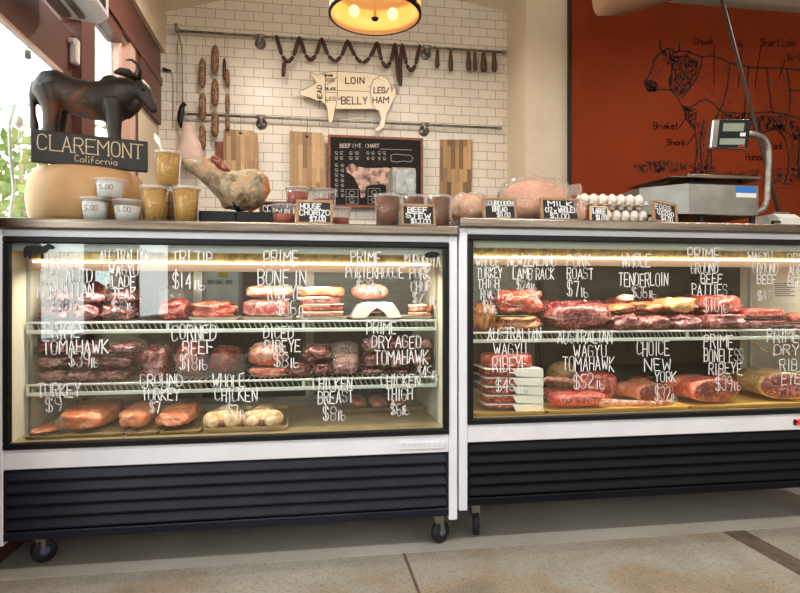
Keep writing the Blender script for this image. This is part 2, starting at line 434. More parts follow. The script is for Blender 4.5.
# ------------------------------------------------------------ the room
YB = 2.66; XL = -1.168; XP = 1.766; XP2 = 2.13; YP = 2.2; YF = -6.2; XR = 6.2
m = MB(); m.box((XL - .2, YF, -.06), (XR, -.02, 0)); struct(m.build('floor', m_floor))
m = MB(); m.box((XL - .2, -.02, -.06), (XR, YB + .2, .003)); struct(m.build('trim_1', m_curb))
m = MB(); m.box((X(405, -.05) - .006, -1.8, -.002), (X(405, -.05) + .006, -.02, .0008)); struct(m.build('trim_2', m_joint))
m = MB(); m.box((X(724, -.03), -1.4, -.002), (X(746, -.03), -.02, .0008)); struct(m.build('trim_3', m_joint))
m = MB(); m.box((XL, YB, 0), (XP + .1, YB + .1, 3.9)); struct(m.build('wall_back', m_tile))
m = MB(); m.box((XP, YP, 0), (XP2, YB + .1, 3.9)); struct(m.build('wall_pillar', m_cream))
m = MB(); m.box((XP2, YP + .1, 0), (XR, YP + .2, 3.9)); struct(m.build('wall_rear_right', m_cream))
m = MB(); m.box((XR, YF, 0), (XR + .1, YP + .2, 3.9)); struct(m.build('wall_right', m_cream))
# ceiling: a shallow sloped shell carried on through the whole room
m = MB()
m.rings([[Vector((x, y, z)) for x, z in ((XL - .2, 3.30), (XL, 3.345), (-.2, 3.62), (1.1, 3.66), (1.78, 3.57), (XR + .1, 3.57), (XR + .1, 3.7), (1.8, 3.75), (-.2, 3.75), (XL - .2, 3.5))] for y in (YF - .1, YB + .1)])
struct(m.build('ceiling', m_ceil))
# front wall behind the viewer: low sill wall, piers and tall openings above head height
m = MB()
m.box((XL - .15, YF - .1, 0), (XR + .1, YF, 2.0)); m.box((XL - .15, YF - .1, 3.3), (XR + .1, YF, 3.7))
for x in (XL - .15, .9, 3.1, 5.9): m.box((x, YF - .1, 2.0), (x + .35, YF, 3.3))
struct(m.build('wall_front', m_cream))
m = MB()
for x0, x1 in ((XL + .2, .9), (1.25, 3.1), (3.45, 5.9)):
    for q in (x0, (x0 + x1) / 2 - .025, x1 - .05): m.box((q, YF - .08, 2.0), (q + .05, YF - .02, 3.3))
    m.box((x0, YF - .08, 2.0), (x1, YF - .02, 2.05)); m.box((x0, YF - .08, 3.25), (x1, YF - .02, 3.3))
struct(m.build('window_3', m_brown))
# left wall with its openings
m = MB(); XO = XL - .07
def lw(y0, y1, z0, z1): m.box((XO, y0, z0), (XL, y1, z1))
lw(1.97, YB + .1, 0, 3.5); lw(1.07, 1.97, 0, .9); lw(1.07, 1.97, 2.72, 3.5); lw(.87, 1.07, 2.6, 3.5)
lw(-.28, .87, 2.6, 3.5); lw(-.36, -.28, 0, 3.5); lw(-1.2, -.36, 0, .80); lw(-1.2, -.36, 2.6, 3.5)
lw(-1.95, -1.2, 0, 3.5); lw(-3.3, -1.95, 0, .85); lw(-3.3, -1.95, 2.6, 3.5); lw(YF - .1, -3.3, 0, 3.5)
struct(m.build('wall_left', m_cream))
m = MB(); m.box((XL, 1.0, 3.02), (XL + .05, YB, 3.42)); m.box((XL, -1.5, 3.02), (XL + .05, 1.0, 3.42)); struct(m.build('trim_4', m_cream))
# glazed brown door beside the counter
m = MB()
m.box((XO, -.28, 0), (XL + .03, -.16, 2.58)); m.box((XO, .87, 0), (XL + .03, 1.07, 2.6)); m.box((XO, -.16, 2.46), (XL + .03, .87, 2.6))
dr = m.build('door_1', m_brown); struct(dr)
m = MB()
m.box((XO + .02, -.16, 2.15), (XL - .01, .86, 2.40), .006); m.box((XO + .02, .70, .05), (XL - .01, .86, 2.15), .006)
m.box((XO + .02, -.16, .05), (XL - .01, -.04, 2.15), .006); m.box((XO + .02, -.04, .0), (XL - .01, .70, .95), .006)  # solid lower panel added out of view to block daylight under the case
m.build('door_leaf', m_brown, dr)
m = MB(); m.box((XO + .03, -.03, .96), (XO + .036, .69, 2.14)); m.build('door_glass', m_rear, dr)
m = MB(); m.box((XL - .02, -.04, 2.135), (XL, .71, 2.15)); m.box((XL - .02, .685, .3), (XL, .70, 2.135)); m.build('glazing_bead', m_pinkwood, dr)
m = MB(); m.box((XL - .01, .81, 2.23), (XL + .03, .855, 2.36), .008); m.box((XL - .01, .79, 2.325), (XL + .02, .81, 2.35), .004); m.build('door_closer', m_whitepl, dr)
m = MB()
for y0, y1, z0, z1 in ((1.07, 1.60, 2.66, 2.74), (1.90, 1.97, .9, 2.74), (1.07, 1.97, .88, .94)): m.box((XO, y0, z0), (XL + .02, y1, z1))
m.box((XL - .02, 1.05, 2.74), (XL + .035, 2.62, 2.80)); m.box((XL - .02, 1.05, 2.80), (XL + .02, 2.62, 3.02)); m.box((XL - .01, 2.0, 2.42), (XL + .03, 2.60, 2.80))
w1 = m.build('window_1', m_brown); struct(w1)
m = MB(); m.box((XO + .02, 1.60, .94), (XL, 1.66, 2.74)); m.box((XO + .02, 1.78, .94), (XL + .02, 1.90, 2.74)); m.box((XO + .02, 1.66, .94), (XL - .03, 1.78, 2.74)); m.build('window_jamb', m_pinkwood, w1)
m = MB(); m.box((XO + .03, 1.08, .95), (XO + .036, 1.6, 2.66)); m.build('window_pane', m_rear, w1)
for n, (y0, y1, z0) in enumerate(((-1.2, -.36, .80), (-3.3, -1.95, .85))):
    m = MB()
    m.box((XO, y0, z0), (XL + .02, y0 + .03, 2.6)); m.box((XO, y1 - .03, z0), (XL + .02, y1, 2.6)); m.box((XO, y0 + .05, z0), (XL + .03, y1 - .05, z0 + .05)); m.box((XO, y0 + .05, 2.55), (XL + .02, y1 - .05, 2.6))
    struct(m.build('window_%d' % (n + 4), m_brown))
# outdoors
m = MB(); m.box((XL - 9, -9, -.1), (XL - .2, 9, -.04)); struct(m.build('ground', m_pave))
t = thing('young_tree', 'young yellow green tree outside the glazed brown door', 'tree', (-3.45, 5.6, -.04))
m = MB(); m.tube([(-3.45, 5.6, -.04), (-3.43, 5.62, 1.4), (-3.47, 5.6, 2.7)], [.06, .05, .03]); m.build('trunk', m_bark, t, True)
m = MB()
for i in range(420):
    c = Vector((-3.45, 5.6, 2.3)) + Vector((RN.gauss(0, .42), RN.gauss(0, .42), RN.gauss(0, .5)))
    a = Vector((RN.uniform(-1, 1), RN.uniform(-1, 1), RN.uniform(-1, 1))).normalized(); b = a.orthogonal().normalized()
    m.face([m.v(c + a * .11), m.v(c + b * .05), m.v(c - a * .11), m.v(c - b * .05)])
m.build('foliage', m_leaf, t)
def strbulb(u, v, Y, x, lab):
    p = Vector((x, Y, Z(u, v, Y)))
    t = thing('string_light', lab, 'light bulb', p)
    m = MB(); m.lathe([(.006, .06), (.022, .055), (.024, 0), (.016, -.005)], p); m.build('socket', m_black, t, True)
    m = MB(); m.lathe([(.012, -.005), (.03, -.05), (.022, -.085), (.004, -.095)], p); m.build('globe', m_rear, t, True)
    m = MB(); m.tube([p + Vector((0, 0, .06)), p + Vector((0, .02, .5))], .004, 6); m.tube([p + Vector((0, -1.5, .6)), p + Vector((0, 0, .5)), p + Vector((0, 1.5, .62))], .005, 6); m.build('wire', m_black, t)
def ray(u, v, x):
    """point on the plane x = const seen at pixel"""
    ty = tan(TH + atan((u - 400) / F)); y = x / ty - D
    return Vector((x, y, Z(u, v, y)))
p = ray(28, 58, -2.1); strbulb(28, 58, p.y, p.x, 'bare string light bulb hanging outside, seen through the door glass')
p = ray(92, 36, -2.1); strbulb(92, 36, p.y, p.x, 'bare string light bulb hanging outside the tall second window')
# curved iron plant hook outside
pts = [ray(u, v, -1.9) for u, v in ((10, 215), (14, 190), (10, 150), (9, 125), (14, 106), (22, 101), (32, 106))]
t = thing('shepherd_hook', 'curved grey iron hook standing outside behind the cheese wheel', 'hook', (pts[0].x, pts[0].y, -.04))
m = MB(); m.tube([Vector((pts[0].x, pts[0].y, -.04))] + pts, .012, 8); m.build('rod', m_dsteel, t, True)
m = MB(); q = ray(19, 122, -1.9); m.blob(q, (.03, .03, .045), 1, 0); m.tube([q, q + Vector((0, 0, -.22))], .006, 6); m.build('ornament', m_dsteel, t, True)

# air curtain above the door
t = thing('air_curtain', 'white air curtain unit mounted above the brown door', 'air conditioner', (XL + .05, .6, 2.47))
c0 = ray(88, 23, XL + .17)
yb = c0.y; zb = c0.z
m = MB(); m.prism([(XL + .05, zb + .02), (XL + .22, zb), (XL + .26, zb + .03), (XL + .26, zb + .22), (XL + .05, zb + .24)], yb - 1.1, yb); m.build('housing', m_white, t)
m = MB(); m.box((XL + .075, yb - 1.05, zb - .002), (XL + .115, yb - .05, zb + .02)); m.box((XL + .15, yb - 1.05, zb - .006), (XL + .175, yb - .05, zb + .01)); m.build('louvre', m_dsteel, t)
m = MB()
for i in range(16):
    y = yb - .36 + i * .02; m.box((XL + .258, y, zb + .05), (XL + .264, y + .009, zb + .2))
m.build('grille', m_black, t)

# pendant drum lamp
pc = at(375, 0, .55); pz = Z(375, 18, .55)
t = thing('pendant_lamp', 'round drum pendant lamp with glowing amber glass and black rim', 'lamp', (pc.x, .55, pz))
R0 = (X(420, .55) - X(329, .55)) / 2
m = MB(); m.lathe([(R0 * .97, .03), (R0 * .97, .012), (R0 * .8, .004), (0.001, 0)], (pc.x, .55, pz), 40, False)
lg, nt, b = nodes('glowing amber glass'); b.inputs['Base Color'].default_value = S(240, 170, 90); b.inputs['Alpha'].default_value = .72
b.inputs['Emission Color'].default_value = S(255, 158, 72); b.inputs['Emission Strength'].default_value = .75
b.inputs['Roughness'].default_value = .4; b.inputs['Transmission Weight'].default_value = .0
m.build('diffuser', lg, t, True)
m = MB(); m.lathe([(R0 * .965, .02), (R0, .02), (R0, .16), (R0 * .965, .16)], (pc.x, .55, pz), 40, False); m.build('drum_shade', lg, t, True)
m = MB()
for z0, z1 in ((.01, .034), (.15, .17)): m.lathe([(R0 * .96, z0), (R0 * 1.015, z0), (R0 * 1.015, z1), (R0 * .96, z1), (R0 * .96, z0)], (pc.x, .55, pz), 40, False)
m.build('rim', m_black, t, True)
m = MB(); m.lathe([(.001, -.016), (.014, -.012), (.02, -.002), (.012, .004)], (pc.x, .55, pz)); m.tube([(pc.x, .55, pz + .0), (pc.x, .55, 3.64)], .008); m.build('finial', m_black, t, True)
for sx in (-.1, .1):
    m = MB(); m.blob((pc.x + sx, .62, pz + .06), (.026, .026, .03), 1, 0); m.build('bulb', m_bulb, t, True)
def lamp(kind, name, loc, e, col, size=.2, rot=None, sy=None):
    l = bpy.data.lights.new(name, kind); l.energy = e; l.color = col
    o = bpy.data.objects.new(name, l); COL.objects.link(o); o.location = loc
    if kind == 'AREA':
        l.size = size
        if sy: l.shape = 'RECTANGLE'; l.size_y = sy
    elif kind in ('POINT', 'SPOT'): l.shadow_soft_size = size
    if rot: o.rotation_euler = rot
    return o
lamp('POINT', 'pendant_light', (pc.x, .55, pz + .24), 20, (1, .78, .54), .12)

# unseen ceiling lamps above the frame; front row stands in for daylight
LAMPS = [(-.3, -1.6), (1.6, -1.6), (3.4, -1.6), (-.45, 1.35), (.9, 1.35), (3.2, 1.0)]
for i, (x, y) in enumerate(LAMPS):
    t = thing('unseen_can_lamp', ordn(i) + ' unseen ceiling can lamp above the shop floor', 'lamp', (x, y, 3.2), 'unseen ceiling can lamps')
    m = MB(); m.lathe([(.07, 0), (.075, 0), (.075, .16), (.02, .18), (.012, .4)], (x, y, 3.2)); m.build('can', m_black, t, True)
    m = MB(); m.lathe([(.055, .02), (.03, .05), (.001, .055)], (x, y, 3.2)); m.build('bulb', m_bulb, t, True)
    o = lamp('AREA', 'unseen_can_light', (x, y, 3.19), LE[i], (1, .94, .87) if y < 0 else (1, .89, .78), .14)

# world
w = bpy.data.worlds.new('sky'); SC.world = w; w.use_nodes = True
nt = w.node_tree; bg = nt.nodes['Background']
tc = nt.nodes.new('ShaderNodeTexCoord'); sp = nt.nodes.new('ShaderNodeSeparateXYZ'); nt.links.new(tc.outputs['Generated'], sp.inputs[0])
nt.links.new(ramp(nt, sp.outputs['Z'], [(.0, (.75, .80, .78, 1)), (.45, (.92, .97, 1, 1)), (.8, (.72, .88, 1, 1))]), bg.inputs['Color'])
bg.inputs['Strength'].default_value = SKY
for (loc, rot, sx, sy) in (((XO - .01, .33, 1.3), (0, pi / 2 * -1, 0), 2.2, 1.0), ((XO - .01, 1.5, 1.8), (0, -pi / 2, 0), 1.7, .9),
                           ((XO - .01, -.78, 1.7), (0, -pi / 2, 0), 1.8, .84), ((XO - .01, -2.6, 1.7), (0, -pi / 2, 0), 1.7, 1.35), ((2.5, YF - .11, 2.65), (pi / 2, 0, 0), 7.2, 1.3)):
    o = lamp('AREA', 'window_portal', loc, 1, (1, 1, 1), sx, rot, sy); o.data.cycles.is_portal = True

SC.view_settings.view_transform = 'Standard'; SC.view_settings.look = 'None'; SC.view_settings.gamma = 1; SC.view_settings.use_curve_mapping = False
SC.view_settings.exposure = EXPO
SC.cycles.use_denoising = True
SC.cycles.max_bounces = 10; SC.cycles.transparent_max_bounces = 24; SC.cycles.sample_clamp_indirect = 6; SC.cycles.caustics_reflective = False

# ------------------------------------------------------------ display cases
ZS = {}
def case(x0, x1, dz, label, shelves, lab_writing, opaque_from=None):
    t = thing('display_case', label, 'display case', ((x0 + x1) / 2, .4, dz))
    zb, zlo, zw, zg, zt, zc0, zc1 = .1165 + dz, .40 + dz, .476 + dz, 1.275 + dz, 1.303 + dz, 1.303 + dz, 1.343 + dz
    YD = .80; pw = .036
    m = MB()
    m.box((x0, 0, zb), (x0 + pw, YD, zt), .003); m.box((x1 - pw, 0, zb), (x1, YD, zt), .003)
    m.box((x0 + pw, .004, zlo), (x1 - pw, .05, zw), .003); m.box((x0 + pw, .004, zg), (x1 - pw, .05, zt), .002)
    m.box((x0 + pw, .05, zlo + .04), (x1 - pw, YD, zlo + .075)); m.box((x0 + pw, .03, zb + .02), (x1 - pw, YD, zb + .05))
    m.box((x0 + pw, YD - .02, zb + .05), (x1 - pw, YD, zlo + .04))
    m.build('cabinet_body', m_white, t)
    m = MB(); m.box((x0 - .002, -.022, zc0), (x1 + .002, YD + .02, zc1), .006, 2); m.build('counter_top', m_steel, t)
    # black gasket frame and pane
    g0, g1 = x0 + pw, x1 - pw; fw = .024
    m = MB()
    m.box((g0, -.006, zw), (g1, .022, zw + fw), .004); m.box((g0, -.006, zg - fw), (g1, .022, zg), .004)
    m.box((g0, -.006, zw + fw), (g0 + fw, .022, zg - fw), .004); m.box((g1 - fw, -.006, zw + fw), (g1, .022, zg - fw), .004)
    m.build('gasket_frame', m_black, t)
    m = MB(); m.box((g0 + fw, .010, zw + fw), (g1 - fw, .015, zg - fw)); pane = m.build('glass_pane', m_glass, t)
    # liner
    zd = zw + .02
    m = MB()
    m.box((g0, .03, zd - .02), (g1, YD - .03, zd)); m.box((g0, .03, zg - .022), (g1, YD - .03, zg - .004))
    m.box((g0, .03, zd), (g0 + .012, YD - .03, zg - .022)); m.box((g1 - .012, .03, zd), (g1, YD - .03, zg - .022))
    m.build('interior_liner', m_liner, t)
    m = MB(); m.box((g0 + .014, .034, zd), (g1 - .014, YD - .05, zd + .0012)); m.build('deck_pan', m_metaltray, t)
    # sliding doors at the rear
    k = (x1 - x0 - 2 * pw) / 3; yr = YD - .028
    for i in range(3):
        a, b = g0 + i * k, g0 + (i + 1) * k; yy = yr - (.012 if i % 2 else 0)
        m = MB()
        for q in ((a, a + .022), (b - .022, b)): m.box((q[0], yy, zd), (q[1], yy + .012, zg - .022))
        m.box((a + .022, yy, zd), (b - .022, yy + .012, zd + .03)); m.box((a + .022, yy, zg - .05), (b - .022, yy + .012, zg - .022))
        dd = m.build('sliding_door', m_dsteel if dz == 0 else m_black, t)
        m = MB(); m.box((a + .022, yy + .004, zd + .03), (b - .022, yy + .008, zg - .05))
        m.build('door_pane', m_rearcase, dd)
    # light fixture under the roof of the case
    m = MB(); m.box((g0 + .04, .10, zg - .080), (g1 - .04, .15, zg - .024), .004); m.build('light_housing', m_brass, t)
    m = MB(); m.box((g0 + .012, .032, zg - .052), (g1 - .012, .038, zg - .022)); m.build('header_strip', m_rail, t)
    m = MB(); m.cyl((g0 + .06, .104, zg - .088), (g1 - .06, .104, zg - .088), .0042, 10); m.build('light_tube', m_tube, t, True)
    m = MB(); m.box((g0 + .04, .118, zg - .122), (g1 - .04, .124, zg - .080)); m.build('light_baffle', m_baffle, t)
    lamp('AREA', 'case_light', ((g0 + g1) / 2, .122, zg - .127), CASEW * (g1 - g0), (1, .90, .76), g1 - g0 - .2, (radians(14), 0, 0), .03)
    # wire shelves
    for zs, y0 in shelves:
        m = MB(); n = int((g1 - g0 - .06) / .022)
        for i in range(n + 1):
            x = g0 + .03 + i * (g1 - g0 - .06) / n; m.box((x - .002, y0 + .008, zs - .006), (x + .002, YD - .1, zs - .002)); m.tube([(x, y0 + .012, zs - .004), (x + .016, y0 + .012, zs - .038)], .002, 4)
        for y in (y0 + .2, y0 + .42, YD - .1): m.box((g0 + .02, y, zs - .012), (g1 - .02, y + .006, zs - .006))
        sh = m.build('wire_shelf', m_wire, t)
        m = MB(); m.box((g0 + .02, y0, zs - .010), (g1 - .02, y0 + .008, zs - .001), .002); m.box((g0 + .02, y0, zs - .05), (g1 - .02, y0 + .006, zs - .034), .002)
        for x in (g0 + .02, g0 + .55, g0 + 1.1, g1 - .03): m.box((x, y0 + .001, zs - .034), (x + .012, y0 + .006, zs - .01))
        m.build('price_rail', m_rail, sh)
        for xx in (g0 + .012, g1 - .02):
            pass
    for xx in (g0 + .012, g1 - .020):
        for y in (.16, YD - .12):
            m = MB(); m.box((xx, y, zd), (xx + .008, y + .02, zg - .05)); m.build('shelf_standard', m_wire, t)
    # louvred base
    m = MB(); zl0, zl1 = zb + .022, zlo - .004; n = 5
    m.box((x0 + pw, .022, zl0), (x1 - pw, .030, zl1))
    h = (zl1 - zl0 - .03) / n
    for i in range(n):
        z = zl0 + .03 + i * h
        m.prismx([(.020, z + .002), (.002, z + .006), (.000, z + .012), (.016, z + h - .004), (.022, z + h - .004)], x0 + pw + .012, x1 - pw - .012)
    m.box((x0 + pw, .0, zl0 - .004), (x1 - pw, .026, zl0 + .028), .003)
    m.box((x0 + pw, .004, zl0 + .028), (x0 + pw + .012, .024, zl1)); m.box((x1 - pw - .012, .004, zl0 + .028), (x1 - pw, .024, zl1))
    m.build('base_grille', m_louver if dz == 0 else m_louver2, t)
    for x, y in ((X(40, .12), .12), (x1 - .075, .06) if dz == 0 else (X(808, .10), .10), (x0 + .1, .68), (x1 - .1, .68)):
        if dz and y == .12: x = X(476, .12) - .015
        m = MB(); m.box((x - .04, y - .04, zb + .013), (x + .04, y + .04, zb + .02))
        wr = .046 if dz == 0 else .052
        for s in (-1, 1): m.prism([(x - .02, zb + .014), (x + .026, zb + .014), (x + .03, wr + .003), (x + .008, wr - .008)], y + s * .018 - .002, y + s * .018 + .002)
        cs = m.build('caster', m_dsteel, t)
        m = MB(); m.T = Matrix.Translation((x + .015, y, wr + .0035)) @ Matrix.Rotation(radians(35 if dz == 0 else 75), 4, 'Z') @ Matrix.Rotation(pi / 2, 4, 'X')
        m.lathe([(wr * .4, -.015), (wr * .9, -.015), (wr, -.009), (wr, .009), (wr * .9, .015), (wr * .4, .015)], (0, 0, 0), 28); m.build('wheel', m_rubber, cs, True)
        m = MB(); m.T = Matrix.Translation((x + .015, y, wr + .0035)) @ Matrix.Rotation(radians(35 if dz == 0 else 75), 4, 'Z') @ Matrix.Rotation(pi / 2, 4, 'X')
        m.lathe([(.001, -.0165), (wr * .38, -.016), (wr * .38, .016), (.001, .0165)], (0, 0, 0), 20); m.build('wheel_hub', m_blueplate, cs, True)
    for lines in lab_writing:
        m = MB()
        for ln in lines:
            write(m, *ln[:5], .0093, .0042, .045, ln[5] if len(ln) > 5 else 0)
        m.build('price_writing', m_marker, pane)
    return t, pane
XA, XB = -1.150, .628
LW = [
 [("PRIME", 48, 78, 253, 268), ("DRY AGED", 41, 92, 269, 283), ("MANHATTAN", 37, 93, 283, 297), ("$38", 51, 68, 299, 311), ("lb", 70, 78, 302, 310)],
 [("AUSTRALIAN", 100, 149, 250, 262), ("WAGYU", 109, 138, 264, 275), ("BLADE", 106, 135, 276, 287), ("STEAK", 107, 135, 288, 298), ("$38", 112, 126, 300, 311), ("lb", 127, 134, 303, 310)],
 [("TRI TIP", 173, 212, 251, 264), ("$14", 173, 191, 272, 288), ("lb", 194, 205, 281, 290)],
 [("PRIME", 264, 298, 251, 266), ("BONE IN", 258, 306, 270, 285), ("RIBEYE", 268, 302, 286, 299), ("$36", 277, 296, 300, 315), ("lb", 298, 308, 308, 318)],
 [("PRIME", 351, 381, 251, 264), ("PORTERHOUSE", 346, 403, 267, 278), ("$39", 357, 373, 280, 294), ("lb", 375, 381, 287, 295)],
 [("KUROBUTA", 405, 440, 255, 267), ("PORK", 410, 430, 268, 279), ("CHOP", 411, 431, 281, 291), ("$23", 413, 428, 292, 304), ("lb", 430, 436, 296, 304)],
 [("PRIME", 45, 79, 322, 338), ("TOMAHAWK", 43, 108, 340, 354), ("$39", 69, 89, 352, 367), ("lb", 91, 98, 358, 367)],
 [("TURKEY", 38, 80, 383, 397), ("$9", 46, 61, 398, 412)],
 [("CORNED", 172, 216, 325, 340), ("BEEF", 183, 213, 341, 354), ("$18", 180, 197, 355, 370), ("lb", 199, 207, 360, 370)],
 [("DICED", 264, 293, 326, 338), ("RIBEYE", 265, 300, 340, 352), ("$8", 274, 288, 353, 367), ("lb", 290, 299, 358, 367)],
 [("PRIME", 367, 396, 322, 334), ("DRY AGED", 372, 421, 336, 348), ("TOMAHAWK", 375, 428, 350, 364), ("$45", 418, 431, 366, 378), ("lb", 432, 439, 371, 379)],
 [("GROUND", 140, 182, 374, 386), ("TURKEY", 142, 179, 388, 400), ("$7", 150, 160, 402, 413)],
 [("WHOLE", 213, 244, 374, 387), ("CHICKEN", 215, 257, 388, 401), ("$7", 227, 238, 405, 418), ("lb", 240, 247, 410, 418)],
 [("CHICKEN", 313, 352, 378, 390), ("BREAST", 318, 353, 391, 403), ("$8", 323, 336, 406, 420), ("lb", 338, 345, 411, 420)],
 [("CHICKEN", 381, 420, 374, 387), ("THIGH", 386, 412, 388, 400), ("$6", 391, 401, 403, 415), ("lb", 402, 409, 406, 415)]]
RW = [
 [("WHOLE", 476, 499, 256, 266), ("TURKEY", 477, 502, 268, 278), ("THIGH", 478, 499, 279, 288), ("ROAST", 481, 500, 289, 299), ("$9", 483, 491, 300, 313), ("lb", 492, 498, 306, 313)],
 [("NEWZEALAND", 508, 556, 255, 266), ("LAMB RACK", 513, 554, 268, 279), ("$24", 517, 530, 280, 291), ("lb", 531, 537, 284, 292)],
 [("PORK", 567, 590, 255, 266), ("ROAST", 567, 593, 268, 279), ("$7", 567, 579, 281, 296), ("lb", 581, 588, 288, 297)],
 [("WHOLE", 622, 650, 254, 267), ("TENDERLOIN", 619, 668, 273, 286), ("$36", 632, 647, 287, 298), ("lb", 649, 656, 291, 298)],
 [("PRIME", 688, 719, 248, 261), ("GROUND", 691, 718, 263, 273), ("BEEF", 701, 722, 274, 283), ("PATTIES", 692, 727, 284, 295), ("$10", 704, 719, 299, 312), ("lb", 721, 728, 305, 313)],
 [("WAGYU", 748, 772, 252, 260), ("GROUND", 753, 778, 263, 273), ("BEEF", 757, 776, 275, 284), ("$13", 758, 772, 291, 300)],
 [("DRY", 788, 803, 253, 262), ("AGED", 789, 806, 265, 275), ("BEEF", 788, 806, 277, 286)],
 [("AUSTRALIAN", 488, 541, 328, 341), ("WAGYU", 494, 526, 343, 355), ("RIBEYE", 493, 527, 357, 372), ("$45", 496, 515, 379, 391), ("lb", 518, 527, 385, 394)],
 [("AUSTRALIAN", 558, 612, 330, 343), ("WAGYU", 574, 606, 345, 357), ("TOMAHAWK", 563, 614, 357, 371), ("$52", 574, 593, 374, 388), ("lb", 596, 604, 381, 389)],
 [("CHOICE", 637, 669, 341, 355), ("NEW", 645, 671, 359, 371), ("YORK", 655, 676, 372, 382), ("$32", 655, 670, 386, 400), ("lb", 671, 677, 394, 402)],
 [("PRIME", 704, 733, 335, 348), ("BONELESS", 704, 743, 349, 362), ("RIBEYE", 709, 742, 363, 374), ("$39", 716, 732, 376, 390), ("lb", 734, 741, 382, 390)],
 [("PRIME", 767, 799, 329, 342), ("DRY", 774, 799, 345, 355), ("RIB", 780, 797, 359, 370), ("EYE", 782, 800, 372, 384)]]
ZL1, ZL2, ZLD = .950, .702, .499
ZR1, ZRD = .893, .535
caseL, paneL = case(XA, XB, 0, 'left white glass-front display case with dark blue louvred base and black steer sticker', [(ZL1, .14), (ZL2, .14)], LW)
caseR, paneR = case(XB + .008, XB + 1.975, .036, 'right white glass-front display case with black louvred base beside the orange wall', [(ZR1, .14)], RW)
# decals and badges of the cases
def flat(pts, Y, th=.0012): 
    m = MB(); m.prism([(at(u, v, Y).x, at(u, v, Y).z) for u, v in pts], Y, Y + th); return m
o = flat([(23, 249), (26, 246), (36, 245.5), (44, 246), (48, 243.6), (51, 244.2), (55, 247.5), (53.5, 249), (49, 249.5), (46, 252.5), (43.5, 253), (43.5, 259), (41, 259), (40.5, 253.5), (32, 253.5), (30.6, 259), (28.2, 259), (28, 254.2), (26, 258), (24.2, 258), (24, 252)], .0085)
o.build('steer_sticker', m_black, paneL)
o = flat([(424, 255), (427, 252.5), (432, 251.5), (437, 251.8), (440, 254), (438, 257), (432, 258), (426, 257.5)], .0085); o.build('oval_sticker', m_black, paneL)
m = MB(); a, b = at(400, 450, .002), at(446, 441, .002)
m.box((a.x, -.001, a.z), (b.x, .004, b.z), .001); bd = m.build('maker_badge', m_white, caseL)
m = MB()
for uu in range(403, 444, 5): poly(m, [(uu, 447), (uu + 1, 443.5), (uu + 2, 447), (uu + 3.5, 444)], -.0014, .002)
m.build('badge_lettering', m_rail, bd)
m = MB(); a, b = at(794, 425, .0), at(812, 419, .0); m.box((a.x, -.004, a.z), (b.x, .006, b.z), .001); th_ = m.build('thermometer_display', m_black, caseR)
m = MB(); write(m, "36", 797, 803, 420, 424, -.0045, .003, 0); m.build('led_digits', m_red_led, th_)
xs = XB + 1.975 - .036 - .012; na, nb = ray(773, 282, xs - .002), ray(797, 303, xs - .002)
m = MB(); m.box((xs - .002, nb.y, nb.z), (xs - .0005, na.y, na.z))
nt_ = m.build('paper_notice', m_paper, caseR)
m = MB()
for k in range(7):
    zk = na.z - .012 - k * .011; m.box((xs - .0026, nb.y + .012 + (k % 2) * .03, zk), (xs - .0021, na.y - .012, zk + .004))
m.build('notice_print', m_darkmark, nt_)
m = MB(); pts = [(755, 343), (762, 350), (775, 354), (790, 352), (803, 344)]
m.tube([at(u, v, .30) for u, v in pts], .004, 6); m.build('door_cord', m_yfat, caseR, True)
# ------------------------------------------------------------ food in the cases
def span(u0, u1, v0, zb, Y):
    """x-centre, half width, height of something between columns u0,u1 with its top seen at v0, standing at height zb"""
    a, b = X(u0, Y), X(u1, Y)
    return (a + b) / 2, (b - a) / 2, max(Z((u0 + u1) / 2, v0, Y) - zb, .012)
def tray(name, label, u0, u1, zb, y0, y1, mat=None, h=.012, rim=.006):
    yc = y0
    xa, xb = X(u0, yc), X(u1, yc)
    m = MB()
    def rr(i, z): return [Vector((xa + i, y0 + i, z)), Vector((xb - i, y0 + i, z)), Vector((xb - i, y1 - i, z)), Vector((xa + i, y1 - i, z))]
    m.rings([rr(.012, zb), rr(0, zb + h), rr(rim, zb + h), rr(.014, zb + .004)])
    return tag(m.build(name, mat or m_tray), label, 'tray')
def lump(label, u0, u1, v0, zb, Y, ry, mat, cat='meat', group=None, e=.62, amp=.30, name='meat_cut', film=True, fatcap=None):
    xc, rx, h = span(u0, u1, v0, zb, Y)
    t = thing(name, label, cat, (xc, Y, zb), group)
    m = MB(); m.blob((xc, Y, zb + h / 2 + .0005), (rx * .97, ry, h / 2 * 1.04), e, amp, flat=.94); o = m.build('flesh', mat, t, True)
    if fatcap:
        m = MB(); m.blob((xc, Y + ry * .12, zb + h * .66), (rx * .93, ry * .85, h * .37), e, amp * 1.3); m.build('fat_cap', fatcap, t, True)
    if film:
        m = MB(); sd = RN.random() * 40
        out = []
        for k, (f, dz) in enumerate(((1.10, .0), (.9, .004), (.9, -.004), (1.10, -.001))):
            out.append([Vector((xc + f * rx * math.copysign(abs(cos(a)) ** .6, cos(a)), Y + f * ry * math.copysign(abs(sin(a)) ** .6, sin(a)), zb + h * .42 + dz + .006 * sin(5 * a + sd))) for a in [2 * pi * i / 28 for i in range(28)]])
        m.rings(out, False); m.build('film_edge', m_film, t, True)
    return t
